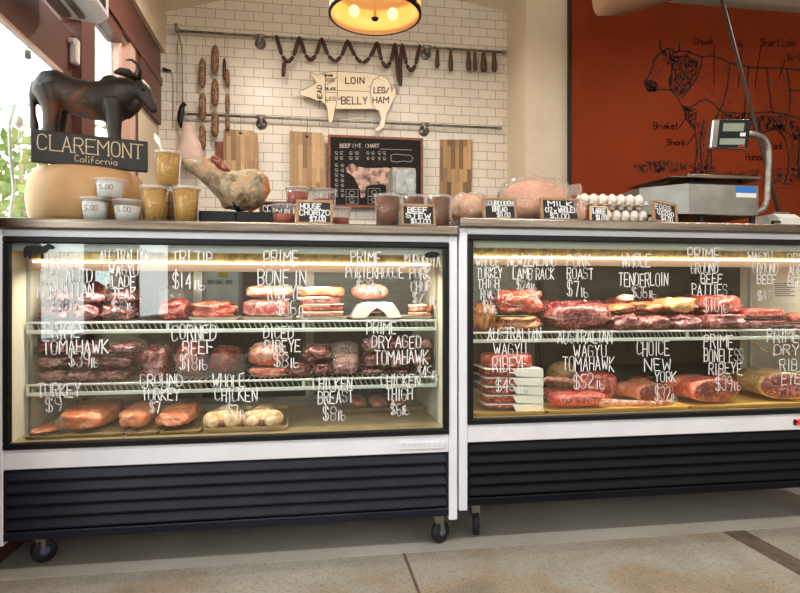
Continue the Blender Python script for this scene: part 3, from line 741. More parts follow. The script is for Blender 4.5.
def slab(label, u0, u1, v0, zb, Y, ry, mat, fat=None, cat='steak', group=None, bone=None, name='steak', tilt=0):
    """a steak lying flat: oval slab with a fat rim, bone optional"""
    xc, rx, h = span(u0, u1, v0, zb, Y)
    t = thing(name, label, cat, (xc, Y, zb), group)
    sd = Vector((RN.random() * 9, 3, 1))
    def ring(f, z, k=1):
        return [Vector((xc + f * rx * cos(a) * (1 + .1 * noise.noise(Vector((cos(a), sin(a), 0)) * 1.6 + sd)), Y + f * ry * sin(a) * (1 + .1 * noise.noise(Vector((cos(a), sin(a), 2)) * 1.6 + sd)), zb + z + .0015 * sin(3 * a))) for a in [2 * pi * i / 30 for i in range(30)]]
    m = MB(); m.rings([ring(.84, .002), ring(.93, h * .15), ring(.95, h * .5), ring(.93, h * .88), ring(.86, h)]); m.build('flesh', mat, t, True)
    if fat:
        m = MB(); n = 30
        rs = [ring(.93, h * .62), ring(1.0, h * .70), ring(1.0, h * .9), ring(.93, h * .985)]
        rs = [[r[i] for i in range(14, 25)] for r in rs]
        m.rings(rs, False, False); m.build('fat_rim', fat, t, True)
    if bone:
        m = MB(); m.tube([Vector((xc, Y, zb + h * .6)) + Vector(b) for b in bone], [.014, .012, .012, .016][:len(bone)], 8, .8); m.build('bone', m_bone, t, True)
    return t
G = 'vacuum packed beef in the left case'
# --- left case, top shelf
for i, (u0, u1, v0, v1) in enumerate(((44, 74, 306, 0), (76, 104, 304, 0), (105, 135, 305, 0))):
    lump('dark red vacuum packed steak, %s from the left along the top shelf' % ordn(i), u0, u1, v0, ZL1, .26, .085, m_pack, 'packed meat', G)
for i, (u0, u1) in enumerate(((50, 76), (82, 110), (112, 138))):
    zz = Z((u0 + u1) / 2, 304.5, .27) + .004
    lump('vacuum packed steak, %s of the upper row, left end of the top shelf' % ordn(i), u0, u1, 292 + (i % 2), zz, .27, .075, m_pack2 if i == 1 else m_pack, 'packed meat', G)
for i, (u0, u1, v) in enumerate(((66, 90, 294), (92, 117, 286), (119, 143, 290))):
    lump('dark wrapped cut at the back of the top shelf, %s from the left' % ordn(i), u0, u1, v, ZL1, .52, .12, m_dark, 'packed meat', 'cuts at the back of the top shelf')
lump('dark tri tip on the top shelf just left of the foam tray', 162, 192, 300, ZL1, .28, .09, m_dark, 'meat', None)
lump('silver wrapped bundle behind the tri tip on the top shelf', 160, 190, 288, ZL1, .5, .1, m_film, 'packed meat', None, film=False)
tray('foam_tray', 'white tray under the wrapped tri tip on the top shelf', 188, 239, ZL1, .18, .42)
lump('wrapped red tri tip on white tray under the fourteen dollar price', 192, 237, 302, ZL1 + .0125, .29, .09, m_red, 'meat')
tray('foam_tray', 'white tray under the bone in ribeye blocks', 242, 292, ZL1, .18, .46)
lump('lower dark bone in ribeye block with a pale rib side', 243, 291, 300, ZL1 + .0125, .30, .10, m_purple, 'meat', None, .5, .06, film=False, fatcap=m_fat)
zz = Z(267, 299, .30) + .006
lump('upper pink ribeye block lying on the darker block, left stack', 246, 294, 286, zz, .31, .09, m_pink, 'meat', None, .6, .08, film=False)
tray('foam_tray', 'white tray under the ribeye steaks with paper, top shelf centre', 296, 348, ZL1, .18, .46)
zz = ZL1 + .0125
for i, (a, b, v, mt) in enumerate(((299, 344, 312, m_pink), (300, 344, 304.5, m_red), (298, 343, 296.5, m_purple), (297, 346, 287, m_orangefat))):
    slab('bone in ribeye steak, %s from the bottom of the papered stack, top shelf centre' % ordn(i), a, b, v, zz, .30, .10, mt, m_fat, group='papered ribeye stack')
    zz = Z((a + b) / 2, v, .30) + .0015
    if i in (0, 1):
        m = MB(); xa, xb = X(a + 3, .3), X(b - 2, .3)
        m.box((xa, .185, zz), (xb, .41, zz + .002)); tag(m.build('paper_sheet', m_paper), 'white paper between ribeye steaks, %s sheet up the stack' % ordn(i), 'paper'); zz += .0035
tray('foam_tray', 'white tray holding the papered porterhouse, top shelf', 350, 398, ZL1, .17, .46)
slab('lower porterhouse steak inside white paper', 358, 390, 311, ZL1 + .0125, .27, .085, m_purple, m_fat)
zz = Z(374, 311, .27) + .002
slab('middle porterhouse steak peeping from white paper', 361, 389, 303, zz, .27, .085, m_pink, m_fat)
z2 = Z(374, 302.5, .27) + .004
m = MB(); xc = X(374, .27); r_ = X(397, .27) - xc
hz = z2 - ZL1 - .0005
def arch(y, k, g):
    pr = [(-1, .1), (-.86, .5), (-.66, .88), (-.3, 1), (.3, 1), (.66, .88), (.86, .5), (1, .1)]
    return [Vector((xc + p * r_ * k, y - (.02 if abs(p) > .8 else 0) * g, ZL1 + .0005 + q * hz * g)) for p, q in pr]
o1, o2 = arch(.160, .98, 1.0), arch(.41, .96, .97); i1 = [p + (Vector((xc, p.y, ZL1)) - p) * .02 for p in o1]; i2 = [p + (Vector((xc, p.y, ZL1)) - p) * .02 for p in o2]
m.rings([i1, i2], False, False); m.rings([o1, o2], False, False); m.rings([o1, i1], False, False); m.rings([o2, i2], False, False)
# folded front flaps of the paper
for sg_ in (-1, 1):
    fl = [(sg_ * p * r_, q) for p, q in ((1.0, .1), (.86, .5), (.66, .9), (0, .93), (-.04, .72), (.28, .40), (.46, .08))]
    fa = [m.v((xc + a, .146 - .012 * abs(a / r_), ZL1 + .001 + q * hz)) for a, q in fl]; fb = [m.v((xc + a, .1475 - .012 * abs(a / r_), ZL1 + .001 + q * hz)) for a, q in fl]
    m.face(fa); m.face(fb[::-1])
    for i in range(len(fa)): m.face([fa[i], fb[i], fb[(i + 1) % len(fa)], fa[(i + 1) % len(fa)]])
m.rings([[Vector((xc - r_ * .66, .158, z2 - .004)), Vector((xc, .150, z2 - .022)), Vector((xc + r_ * .66, .158, z2 - .004))], [Vector((xc - r_ * .3, .162, z2)), Vector((xc, .165, z2)), Vector((xc + r_ * .3, .162, z2))]], False, False)
tag(m.build('paper_wrap', m_paper), 'white butcher paper tented over the porterhouse steaks', 'paper')
lump('round pink porterhouse lying on top of the white paper', 351, 388, 284, z2 + .011, .29, .085, m_pink, 'steak', None, .8, .06, film=False)
tray('foam_tray', 'white tray at the right end of the top shelf', 400, 433, ZL1, .18, .44)
for i, v in enumerate((312, 304)):
    zz = ZL1 + .0125 if i == 0 else Z(423, 312, .28) + .002
    slab(('lower', 'upper')[i] + ' pink pork chop at the right end of the top shelf', 408, 432, v, zz, .28, .08, m_pink, m_fat, 'chop')
# --- left case, middle shelf
def vz(v, Y, u): return Z(u, v, Y)
rows = [(381, 368, .24), (367, 354.5, .25), (353.5, 342, .26)]
for r, (v1, v0, Y) in enumerate(rows):
    for c in range(3):
        u0 = 42 + c * 31 + RN.uniform(-3, 3) + r * 2; u1 = u0 + 31 + RN.uniform(-3, 1)
        zz = ZL2 + .0005 if r == 0 else Z((u0 + u1) / 2, v1 - 1.2, Y)
        lump('vacuum packed dark tomahawk, %s from the left, %s layer, left end of middle shelf' % (ordn(c), ('bottom', 'middle', 'top')[r]), u0, u1, v0 + RN.uniform(0, 2), zz, Y, .085, (m_pack, m_pack2)[(r + c) % 3 == 1], 'packed meat', 'vacuum packed tomahawks')
for i, (u0, u1, v) in enumerate(((66, 89, 342), (91, 116, 345), (118, 146, 341), (149, 172, 346))):
    lump('dark packed cut behind the left stacks of the middle shelf, %s from the left' % ordn(i), u0, u1, v, ZL2, .52, .11, (m_pack, m_dark)[i % 2], 'packed meat', 'cuts at the back of the middle shelf')
for i, (u0, u1, v) in enumerate(((300, 328, 350), (330, 360, 347), (364, 396, 342), (398, 420, 344))):
    lump('dark packed cut behind the right stacks of the middle shelf, %s from the left' % ordn(i), u0, u1, v, ZL2, .52, .11, (m_dark, m_pack)[i % 2], 'packed meat', 'cuts at the back of the middle shelf')
m = MB(); xa, xb = X(174, .19), X(246, .19)
def binring(i, z): return [Vector((xa + i, .19 + i, z)), Vector((xb - i, .19 + i, z)), Vector((xb - i, .55 - i, z)), Vector((xa + i, .55 - i, z))]
zt_ = Z(210, 356, .19)
m.rings([binring(.012, ZL2), binring(0, zt_), binring(-.006, zt_), binring(-.006, zt_ + .004), binring(.003, zt_ + .004), binring(.014, ZL2 + .004)])
tag(m.build('clear_bin', m_cup), 'clear plastic bin of corned beef on the middle shelf', 'bin')
lump('left large dark red corned beef in the clear bin', 179, 208, 341, ZL2 + .0045, .36, .13, m_red, 'meat', None, .7, .1, film=False)
lump('right large dark red corned beef in the clear bin', 210, 243, 346, ZL2 + .0045, .36, .13, m_dark, 'meat', None, .7, .1, film=False)
lump('dark red vacuum packed brisket left of the clear bin', 142, 171, 346, ZL2, .3, .1, m_pack, 'packed meat')
lump('flat red trimmings under the diced ribeye on the middle shelf', 250, 288, 367, ZL2, .26, .10, m_pink, 'meat', None, film=False)
lump('pale pink diced ribeye lump in the centre of the middle shelf', 248, 287, 343, Z(267, 366, .28) + .002, .28, .09, m_pink, 'meat', None, .85, .16, film=False, fatcap=m_fat)
lump('dark vacuum packed beef lying low right of the diced ribeye', 289, 312, 364, ZL2, .24, .08, m_pack, 'packed meat', G)
lump('dark vacuum packed beef, lower of the pair left of the frosted bag', 304, 331, 361, ZL2, .30, .06, m_pack, 'packed meat', G) if False else None
lump('dark glossy vacuum packed beef, lower of two left of the tall frosted bag', 313, 331, 362, ZL2, .26, .09, m_pack, 'packed meat', G)
lump('dark glossy vacuum packed beef, upper of two left of the tall frosted bag', 303, 331, 345, Z(318, 361, .28) + .003, .28, .08, m_pack, 'packed meat', G)
# tall frosted bag leaning back
t = thing('vacuum_bag', 'tall frosted vacuum bag of pinkish cuts leaning back on the middle shelf', 'packed meat', (X(344, .3), .3, ZL2))
xc, rx, h = span(330, 359, 344, ZL2, .26)
for k in range(3):
    m = MB(); m.blob((xc + .008 * k, .25 + .03 * k, ZL2 + h * (.18 + .31 * k)), (rx * .88, .045, h * .20), .6, .12); m.build('cut', (m_pack2, m_pink, m_pack2)[k], t, True)
m = MB(); m.T = Matrix.Translation((xc, .25, ZL2)) @ Matrix.Rotation(radians(-20), 4, 'X'); m.blob((0, .0, h * .54), (rx * 1.0, .052, h * .53), .45, .06); m.build('film', m_film, t, True)
cnt = 0
for c, (u0, u1) in enumerate(((361, 384), (385, 409), (410, 430))):
    for r, (v1, v0) in enumerate(((380, 367), (366, 352.5), (351, 338))):
        zz = ZL2 + .0005 if r == 0 else Z((u0 + u1) / 2, v1 - .5, .26)
        lump('vacuum packed tomahawk, %s layer of the %s stack, middle shelf' % (('bottom', 'middle', 'top')[r], ('third from right', 'second from right', 'rightmost')[c]), u0 + RN.uniform(0, 2), u1 - RN.uniform(0, 2), v0 + RN.uniform(-.5, 1), zz, .26 + RN.uniform(-.01, .02), .08, (m_pack2, m_pack)[(r + c) % 2], 'packed meat', 'stacked tomahawk packs')
# --- left case, deck
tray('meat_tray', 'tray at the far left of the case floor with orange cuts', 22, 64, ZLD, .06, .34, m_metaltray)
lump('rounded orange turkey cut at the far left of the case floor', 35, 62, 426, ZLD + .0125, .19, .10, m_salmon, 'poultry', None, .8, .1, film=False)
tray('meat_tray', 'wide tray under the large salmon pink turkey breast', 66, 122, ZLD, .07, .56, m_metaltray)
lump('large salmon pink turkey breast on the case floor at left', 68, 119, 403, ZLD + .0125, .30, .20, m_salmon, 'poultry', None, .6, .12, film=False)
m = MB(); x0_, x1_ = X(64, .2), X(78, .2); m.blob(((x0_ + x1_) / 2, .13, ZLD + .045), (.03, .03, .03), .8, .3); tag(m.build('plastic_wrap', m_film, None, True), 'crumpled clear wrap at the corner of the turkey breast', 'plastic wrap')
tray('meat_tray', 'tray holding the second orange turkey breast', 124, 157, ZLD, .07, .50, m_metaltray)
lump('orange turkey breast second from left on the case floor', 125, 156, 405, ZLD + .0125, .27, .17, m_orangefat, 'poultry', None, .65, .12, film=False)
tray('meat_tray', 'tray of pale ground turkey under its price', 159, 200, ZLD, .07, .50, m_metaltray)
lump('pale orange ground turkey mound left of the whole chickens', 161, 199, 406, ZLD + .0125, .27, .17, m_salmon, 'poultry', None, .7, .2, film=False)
tray('meat_tray', 'tan metal tray under the two whole chickens', 203, 288, ZLD, .07, .56, m_metaltray, .02)
def chicken(label, u0, u1, v0, Y):
    xc, rx, h = span(u0, u1, v0, ZLD + .008, Y)
    t = thing('whole_chicken', label, 'chicken', (xc, Y, ZLD + .008), 'whole chickens')
    zb = ZLD + .008
    m = MB()
    m.blob((xc, Y, zb + h * .52), (rx * .72, .11, h * .52), .95, .04)
    m.blob((xc, Y + .02, zb + h * .68), (rx * .5, .08, h * .36), .95, .03)
    for s in (-1, 1):
        m.tube([(xc + s * rx * .6, Y - .0, zb + h * .38), (xc + s * rx * .66, Y - .07, zb + h * .42), (xc + s * rx * .42, Y - .125, zb + h * .45), (xc + s * rx * .2, Y - .135, zb + h * .35)], [.032, .038, .026, .013], 10)
        m.tube([(xc + s * rx * .7, Y + .05, zb + h * .4), (xc + s * rx * .92, Y + .0, zb + h * .3), (xc + s * rx * .96, Y - .06, zb + h * .22)], [.022, .018, .012], 8)
    m.build('body', m_skin, t, True, .007)
    m = MB(); m.blob((xc, Y - .108, zb + h * .33), (rx * .26, .018, h * .2), .9, .15); m.build('cavity', m_cavity, t, True)
chicken('whole chicken on the left of the tan metal tray', 208, 243, 407, .20)
chicken('whole chicken on the right of the tan metal tray', 245, 282, 406, .20)
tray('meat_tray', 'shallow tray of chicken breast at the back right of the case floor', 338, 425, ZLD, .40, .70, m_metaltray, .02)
for i, (u0, u1) in enumerate(((344, 363), (360, 383), (380, 403))):
    pass
for i, (u0, u1) in enumerate(((348, 366), (367, 386), (387, 406))):
    lump('golden orange chicken breast, %s from the left in the back right tray' % ordn(i), u0, u1, 396 + i % 2, ZLD + .006, .53, .09, m_orangefat, 'chicken', 'chicken breasts', .8, .15, film=False)
# --- right case, top shelf
lump('brown turkey thigh roast at the left end of the right case shelf', 474, 491, 304, ZR1, .25, .10, m_roast, 'meat', None, film=False)
lump('lower vacuum packed lamb with a green label band', 492, 538, 316, ZR1, .23, .085, m_roast, 'meat', None)
zz = ZR1 + (Z(515, 316, .23) - ZR1) * .98
m = MB(); a, b = X(494, .2), X(528, .2); m.box((a, .17, zz + .001), (b, .235, zz + .005), .001); tag(m.build('green_label', M('green label', [(.3, S(40, 84, 50)), (.7, S(70, 116, 74))], .4)), 'dark green label strip lying on the packed lamb', 'label')
lump('upper dark red lamb rack lying above the green label', 496, 538, 291, zz + .008, .28, .085, m_red, 'meat')
lump('dark roast on edge between lamb rack and big pork roast', 530, 556, 302, ZR1, .50, .08, m_dark, 'meat', None)
lump('large marbled pork roast in film on the right case shelf', 541, 605, 301, ZR1, .27, .13, m_purple, 'meat', None, .75, .16)
m = MB(); m.T = Matrix.Translation(at(589, 305, .27)) @ Matrix.Rotation(.5, 4, 'Y') @ Matrix.Rotation(-.7, 4, 'X'); m.box((-.03, -.002, -.018), (.03, .001, .018)); tag(m.build('white_ticket', m_paper), 'small white ticket tucked on top of the big pork roast', 'ticket')
for i, (u0, u1, v0, zr, Y, mt) in enumerate(((606, 633, 314, 0, .24, m_purple), (634, 661, 315, 0, .24, m_purple), (663, 694, 315, 0, .25, m_pack), (695, 738, 314, 0, .24, m_purple))):
    lump('vacuum packed tenderloin, %s from the left in the lower row, right case shelf' % ordn(i), u0, u1, v0, ZR1, Y, .10, mt, 'packed meat', 'packed tenderloins')
for i, (u0, u1, v0, Y, mt) in enumerate(((602, 628, 304, .27, m_roast), (629, 656, 302, .27, m_roast), (658, 690, 298, .28, m_yfat), (692, 734, 296, .28, m_red))):
    lump('vacuum packed tenderloin, %s from the left in the upper row, right case shelf' % ordn(i), u0, u1, v0, Z((u0 + u1) / 2, 313, Y) + .004, Y, .09, mt, 'packed meat', 'packed tenderloins')
lump('knobbly pale bone end lying over the upper tenderloins', 618, 632, 294.5, Z(625, 302, .33), .33, .04, m_fat, 'meat', None, .9, .25, film=False)
for i, (u0, u1, v0, r, Y) in enumerate(((737, 779, 319, 0, .24), (734, 778, 308.5, 1, .25), (781, 808, 323, 0, .24), (781, 808, 313, 1, .25))):
    zz = ZR1 if r == 0 else Z((u0 + u1) / 2, 318.5 if i == 1 else 322.5, Y) + .003
    lump('ground beef patty stack, %s pack of the %s pair, right end of shelf' % (('lower', 'upper')[r], 'left' if i < 2 else 'right'), u0, u1, v0, zz, Y, .09, m_red if r else m_pack, 'packed meat', 'ground beef packs', .5, .08)
for i, (u0, u1, v) in enumerate(((482, 516, 296), (566, 600, 302), (604, 640, 300), (644, 676, 298), (680, 716, 296))):
    lump('dark packed roast at the back of the right case shelf, %s from the left' % ordn(i), u0, u1, v, ZR1, .52, .11, (m_dark, m_pack, m_red)[i % 3], 'packed meat', 'roasts at the back of the right case shelf')
# --- right case, deck
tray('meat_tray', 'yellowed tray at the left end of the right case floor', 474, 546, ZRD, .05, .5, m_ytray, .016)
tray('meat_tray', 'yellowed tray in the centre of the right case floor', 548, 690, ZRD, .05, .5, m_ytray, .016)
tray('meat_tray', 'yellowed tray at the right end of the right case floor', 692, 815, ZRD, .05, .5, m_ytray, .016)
ZT = ZRD + .017; zz = ZT
vs = (401, 392.5, 384, 375.5, 367, 353)
for i, v in enumerate(vs):
    u1 = 520 if i < 3 else 534
    slab('bright wagyu ribeye steak, %s from the bottom of the papered stack' % ordn(i), 478 + (i % 2) * 2, u1, v + .4, zz, .20, .10, m_bright if i % 2 else m_red, None, group='papered wagyu stack')
    zz = Z(500, v, .20) + .001
    if i < 5:
        m = MB(); a, b = X(479, .2), X(533, .2)
        m.box((a, .095, zz), (b, .31, zz + .002))
        drop = Z(530, v + 7, .2) if i < 5 else zz
        m.rings([[Vector((X(512, .095), .092, zz + .002)), Vector((b + .004, .092, zz + .002)), Vector((b + .006, .20, zz + .002))], [Vector((X(516, .095), .088, drop + .006)), Vector((b + .004, .086, drop)), Vector((b + .009, .2, drop + .004))]], False, False)
        tag(m.build('paper_sheet', m_paper), 'white paper flap in the wagyu ribeye stack, %s from the bottom' % ordn(i), 'paper'); zz += .0032
lump('round pale fatty roast behind the tomahawk steaks', 546, 577, 362, ZT, .45, .06, m_yfat, 'meat', None, .9, .08, film=False)
m_rib = meat('pinkish rib', S(176, 96, 76), S(206, 138, 112), S(236, 198, 170), .6, 16)
def tomahawk(label, us, vs_, ub, Y, ry, zb):
    xc, rx, h = span(us[0], us[1], vs_[0], zb, Y)
    t = thing('tomahawk_steak', label, 'steak', (xc, Y, zb), 'tomahawk steaks')
    m = MB(); m.blob((xc, Y, zb + h / 2), (rx, ry, h / 2 * 1.05), .6, .07, flat=.95); m.build('flesh', m_bright, t, True)
    m = MB(); m.blob((xc, Y - ry * .75, zb + h * .5), (rx * .72, ry * .3, h * .36), .6, .12); m.build('cut_face', m_red, t, True)
    m = MB(); m.tube([at(u, v, y) for u, v, y in ub], [.02, .015, .013, .016, .012][:len(ub)], 10, .8); m.build('rib_bone', m_rib, t, True)
tomahawk('front tomahawk steak with its long pale rib pointing right', (548, 604), (392, 1), [(598, 402, .11), (625, 403, .10), (655, 404, .095), (671, 402, .095)], .155, .06, ZT)
tomahawk('rear tomahawk steak with its thick rib pointing left', (572, 614), (372, 0), [(585, 385, .30), (565, 380, .27), (548, 379, .26), (538, 383, .25)], .31, .06, ZT)
lump('red end of a tomahawk steak under the rear rib', 539, 572, 388, ZT, .33, .06, m_red, 'steak', None, .7, .1, film=False)
def loin(label, front, back, w, h, zb, face, body, name='loin_roast'):
    """a D-shaped roast running from the cut face 'front' to 'back' (world xy)"""
    f = Vector((front[0], front[1], zb)); b = Vector((back[0], back[1], zb)); d = (b - f).normalized(); sx = Vector((d.y, -d.x, 0))
    t = thing(name, label, 'roast', (f + b) / 2)
    sd = Vector((RN.random() * 20, 0, 0))
    def ring(p, k, grow=1):
        out = []
        for i in range(28):
            a = 2 * pi * i / 28
            cx = math.copysign(abs(cos(a)) ** .8, cos(a)) * w / 2; cz = (math.copysign(abs(sin(a)) ** .75, sin(a)) * .5 + .5) * h
            q = 1 + .10 * noise.noise(Vector((cos(a) * 1.3, sin(a) * 1.3, k * 3)) + sd)
            out.append(p + sx * cx * q * grow + Vector((0, 0, h / 2 + (cz - h / 2) * min(q, 1.06) * grow * (1 if cz > h * .2 else 1))))
        for v in out: v.z = max(v.z, zb + .001)
        return out
    L = (b - f).length; n = 12
    rs = []
    for k in range(n + 1):
        fr = k / n; g = 1 if fr < .75 else 1 - ((fr - .75) / .25) ** 2 * .45
        rs.append(ring(f + d * L * fr, fr, g))
    m = MB(); m.rings(rs); m.build('fat_cover', body, t, True)
    m = MB(); m.rings([ring(f - d * .001, 0, .93), ring(f - d * .006, 0, .9), ring(f - d * .008, 0, .6)]); m.build('cut_face', face, t, True)
    return t
def lo(label, uf, vf, ub, yf, yb, uw, vtop, face, body):
    p = (X(uf, yf), yf); q = (X(ub, yb), yb)
    w_ = X(uw[1], yf) - X(uw[0], yf); h_ = Z(uf, vtop, yf) - ZT
    return loin(label, p, q, w_, h_, ZT, face, body)
lo('new york strip loin with bright orange fat and dark cut end', 656, 400, 626, .17, .38, (638, 678), 384, m_dark, m_orangefat)
lump('small red trim end standing behind the strip loin', 630, 648, 377, ZT, .45, .05, m_bright, 'meat', None, film=False)
lo('boneless ribeye roast with big marbled red face', 716, 395, 680, .13, .36, (690, 741), 379, m_dark, m_ribcap)
for i, (a, b, v) in enumerate(((712, 729, 371), (729, 746, 372))):
    lump(('left', 'right')[i] + ' small fatty piece standing behind the ribeye roast', a, b, v, ZT, .46, .04, m_roast, 'meat', None, .8, .25, film=False)
lo('large yellow fat prime rib roast at the right end of the case', 786, 395, 752, .14, .44, (764, 812), 373, m_purple, m_yfat)
# ------------------------------------------------------------ things on the counters
ZC = 1.3432; ZCR = 1.3432 + .036
def cup(label, u0, u1, v0, Y, fill, level, zb=None, name='deli_cup', group=None, taper=.8, price=None, lid=True, n=28):
    zb = ZC + .0003 if zb is None else zb
    xc, r, h = span(u0, u1, v0, zb, Y)
    t = thing(name, label, 'food container', (xc, Y, zb), group)
    rb = r * taper
    m = MB(); m.lathe([(.001, 0), (rb, 0), (r * .96, h * .95), (r * .93, h * .95), (rb - .002, .003), (.001, .003)], (xc, Y, zb), n); m.build('clear_shell', m_cup, t, True)
    hl = h * level; rl = rb + (r * .93 - rb) * level - .003
    m = MB(); m.lathe([(.001, .0035), (rb - .004, .0035), (rl, hl), (rl * .7, hl + .001), (.001, hl + .001)], (xc, Y, zb), n); m.build('contents', fill, t, True)
    if lid:
        m = MB(); m.lathe([(r * .94, h * .90), (r, h * .91), (r, h * .995), (r * .93, h), (r * .90, h * .97), (.001, h * .965)], (xc, Y, zb), n); m.build('lid', m_lid, t, True)
    if price:
        m = MB(); rr = rb + (r * .96 - rb) * .55 + .0012; W_ = 1.0
        pls, W = strokes(price, .03)
        for pl in pls:
            pp = []
            for x_, y_ in pl:
                a = (x_ / W - .5) * .95
                pp.append(Vector((xc + rr * sin(a), Y - rr * cos(a) - .0005, zb + h * (.4 + .22 * y_))))
            for a_, b_ in zip(pp, pp[1:]): m.ribbon([a_, b_], .0019, ((a_.x - xc), (a_.y - Y), 0))
        m.build('price_writing', m_darkmark, t)
    return t, Vector((xc, Y, zb + h)), r
a_, top1, _ = cup('small white spread cup on the counter, lower left of three', 80, 110, 198.5, .055, m_cream2, .82, price='5.00')
cup('small white spread cup on the counter, lower right of three', 112, 143, 200.5, .055, m_cream2, .7, price='5.00')
cup('small white spread cup balanced on two others', 94, 126, 180, .055, m_cream2, .85, zb=top1.z + .0006, price='5.00')
cup('tall mustard yellow relish cup, front left of the group', 140, 169, 186.5, .09, m_relish, .93)
_, top2, _ = cup('tall mustard yellow relish cup, front right of the group', 172, 201, 187, .09, m_relish, .93)
cup('yellow relish cup half hidden behind the two front relish cups', 160, 184, 190, .22, m_relish, .92)
_, top3, _ = cup('tall mustard yellow relish cup stacked on top, holding a spoon', 154, 182, 152, .09, m_relish, .93, zb=top2.z + .0006)
m = MB(); p = [at(u, v, .09) for u, v in ((163, 153), (160, 146), (157, 139), (154.5, 134))]
m.tube(p, [.003, .004, .011, .004], 8, .35); tag(m.build('plastic_spoon', m_whitepl, None, True), 'white plastic spoon sticking out of the topmost relish cup', 'spoon')
# cheese wheel, sign, bull
cw = X(88, .3); rW = (X(145, .3) - X(30, .3)) / 2; zW = Z(88, 163.5, .10) - ZC
m = MB(); m.lathe([(.001, 0), (rW * .86, 0), (rW * .95, zW * .12), (rW, zW * .4), (rW, zW * .6), (rW * .95, zW * .86), (rW * .86, zW * .98), (rW * .6, zW), (.001, zW)], (cw, .3, ZC), 48)
tag(m.build('cheese_wheel', m_cheese, None, True), 'large tan wheel of cheese standing on the left counter', 'cheese')
zWt = ZC + zW + .0006
A = at(30.5, 160, .10); B = at(148, 170, .235)
ex = Vector((B.x - A.x, B.y - A.y, 0)); L = ex.length; ex.normalize(); nr = Vector((ex.y, -ex.x, 0))
hS = Z(30.5, 127, .10) - Z(30.5, 160, .10)
t = thing('name_board', 'long black painted board lettered in gilt capitals, leaning across the cheese wheel', 'sign', ((A.x + B.x) / 2, (A.y + B.y) / 2, zWt), None)
m = MB(); T0 = Matrix.Translation(Vector((A.x, A.y, zWt))) @ Matrix.Rotation(math.atan2(ex.y, ex.x), 4, 'Z')
m.T = T0; m.box((0, 0, 0), (L, .025, hS), .003); m.build('board', m_signblk, t)
m = MB(); o_ = Vector((A.x, A.y, zWt)) + nr * .0012
write_on(m, 'CLAREMONT', o_ + ex * L * .055 + Vector((0, 0, hS * .40)), ex * L * .89, Vector((0, 0, hS * .46)), .0044, nr, 0, True)
m.build('gilt_capitals', m_gold, t)
m = MB(); write_on(m, 'California', o_ + ex * L * .36 + Vector((0, 0, hS * .12)), ex * L * .36, Vector((0, 0, hS * .20)), .0026, nr, .02)
m.build('gilt_script', m_gold, t)
# bronze bull
YBU = .36
t = thing('bull_statue', 'dark bronze bull statue standing on the cheese wheel behind the lettered board', 'statue', (X(92, YBU), YBU, zWt))
def bp(u, v, dy=0): p = at(u, v, YBU); p.y += dy; return p
def rpx(px): return px * 2.55 / 600
m = MB()
def lof(pts, n=14):
    rs = []
    for u, v, rz, ry, dy in pts:
        c = bp(u, v, dy); rs.append([c + Vector((0, ry * cos(2 * pi * k / n), rpx(rz) * sin(2 * pi * k / n))) for k in range(n)])
    m.rings(rs)
lof([(35.5, 96, 4, .015, 0), (38, 92, 14, .055, 0), (45, 89, 18, .075, 0), (58, 90, 20, .085, 0), (75, 97, 19, .09, 0), (92, 101, 19, .09, 0), (108, 101, 21, .09, 0), (120, 100, 23, .085, 0), (130, 97, 20, .07, 0), (137, 95, 15, .055, 0), (141, 95, 8, .03, 0)])
m.blob(bp(111, 83), (rpx(10), .04, rpx(8)), 1, 0)
# head
def tubepx(pts, n=12, flat=1): m.tube([bp(u, v, dy) for u, v, r, dy in pts], [rpx(r) for u, v, r, dy in pts], n, flat)
tubepx([(134, 90, 10, 0), (141, 91, 11, -.02), (147, 97, 9.5, -.03), (152, 106, 6.5, -.035), (155.5, 112, 4.8, -.035), (157, 115, 3.2, -.035)])
tubepx([(124, 112, 9, 0), (134, 108, 7, -.01), (140, 103, 6, -.02)])
for dy, du in ((-.055, 0), (.05, -8)):
    tubepx([(117 + du, 104, 10, dy), (118 + du, 118, 8.5, dy), (118.5 + du, 130, 7, dy), (118.5 + du, 139, 6.5, dy), (118.5 + du, 161, 6.5, dy)])
    tubepx([(52 + du * .4, 92, 14, dy * .9), (56 + du * .4, 104, 11.5, dy), (57 + du * .4, 116, 8.5, dy), (56 + du * .4, 128, 7.5, dy), (56 + du * .4, 161, 7.5, dy)])
tubepx([(37, 84, 4, -.02), (35.5, 96, 3.4, -.03), (36, 115, 3.0, -.03), (37.5, 128, 4.4, -.03), (38, 142, 2.5, -.03)])
m.build('body', m_bronze, t, True, .006)
m = MB(); tubepx([(139, 82, 2.5, -.04), (133, 79, 4.6, -.07), (126, 79, 3.8, -.09), (121, 81, 1.2, -.1)], 10, .6); m.build('ear', m_bronze, t, True)
m = MB(); tubepx([(140, 82, 2, .02), (136, 80, 3, .05), (131, 80, 1, .07)], 8, .6); m.build('ear', m_bronze, t, True)
for dy in (-.04, .025):
    m = MB(); tubepx([(142, 83, 2.2, dy), (144, 76, 1.9, dy * 1.6), (142.5, 71, 1.6, dy * 2), (137, 67.5, 1.2, dy * 2.2), (131.5, 68, .7, dy * 2.2)]) if dy < 0 else tubepx([(138, 82, 2, dy), (134.5, 77, 1.7, dy * 1.6), (132, 71, 1.2, dy * 2), (132, 67, .7, dy * 2)])
    m.build('horn', m_bronze, t, True)
m = MB(); m.blob(bp(147.5, 94.5, -.072), (.008, .006, .008), 1, 0); m.build('eye', m_black, t, True)
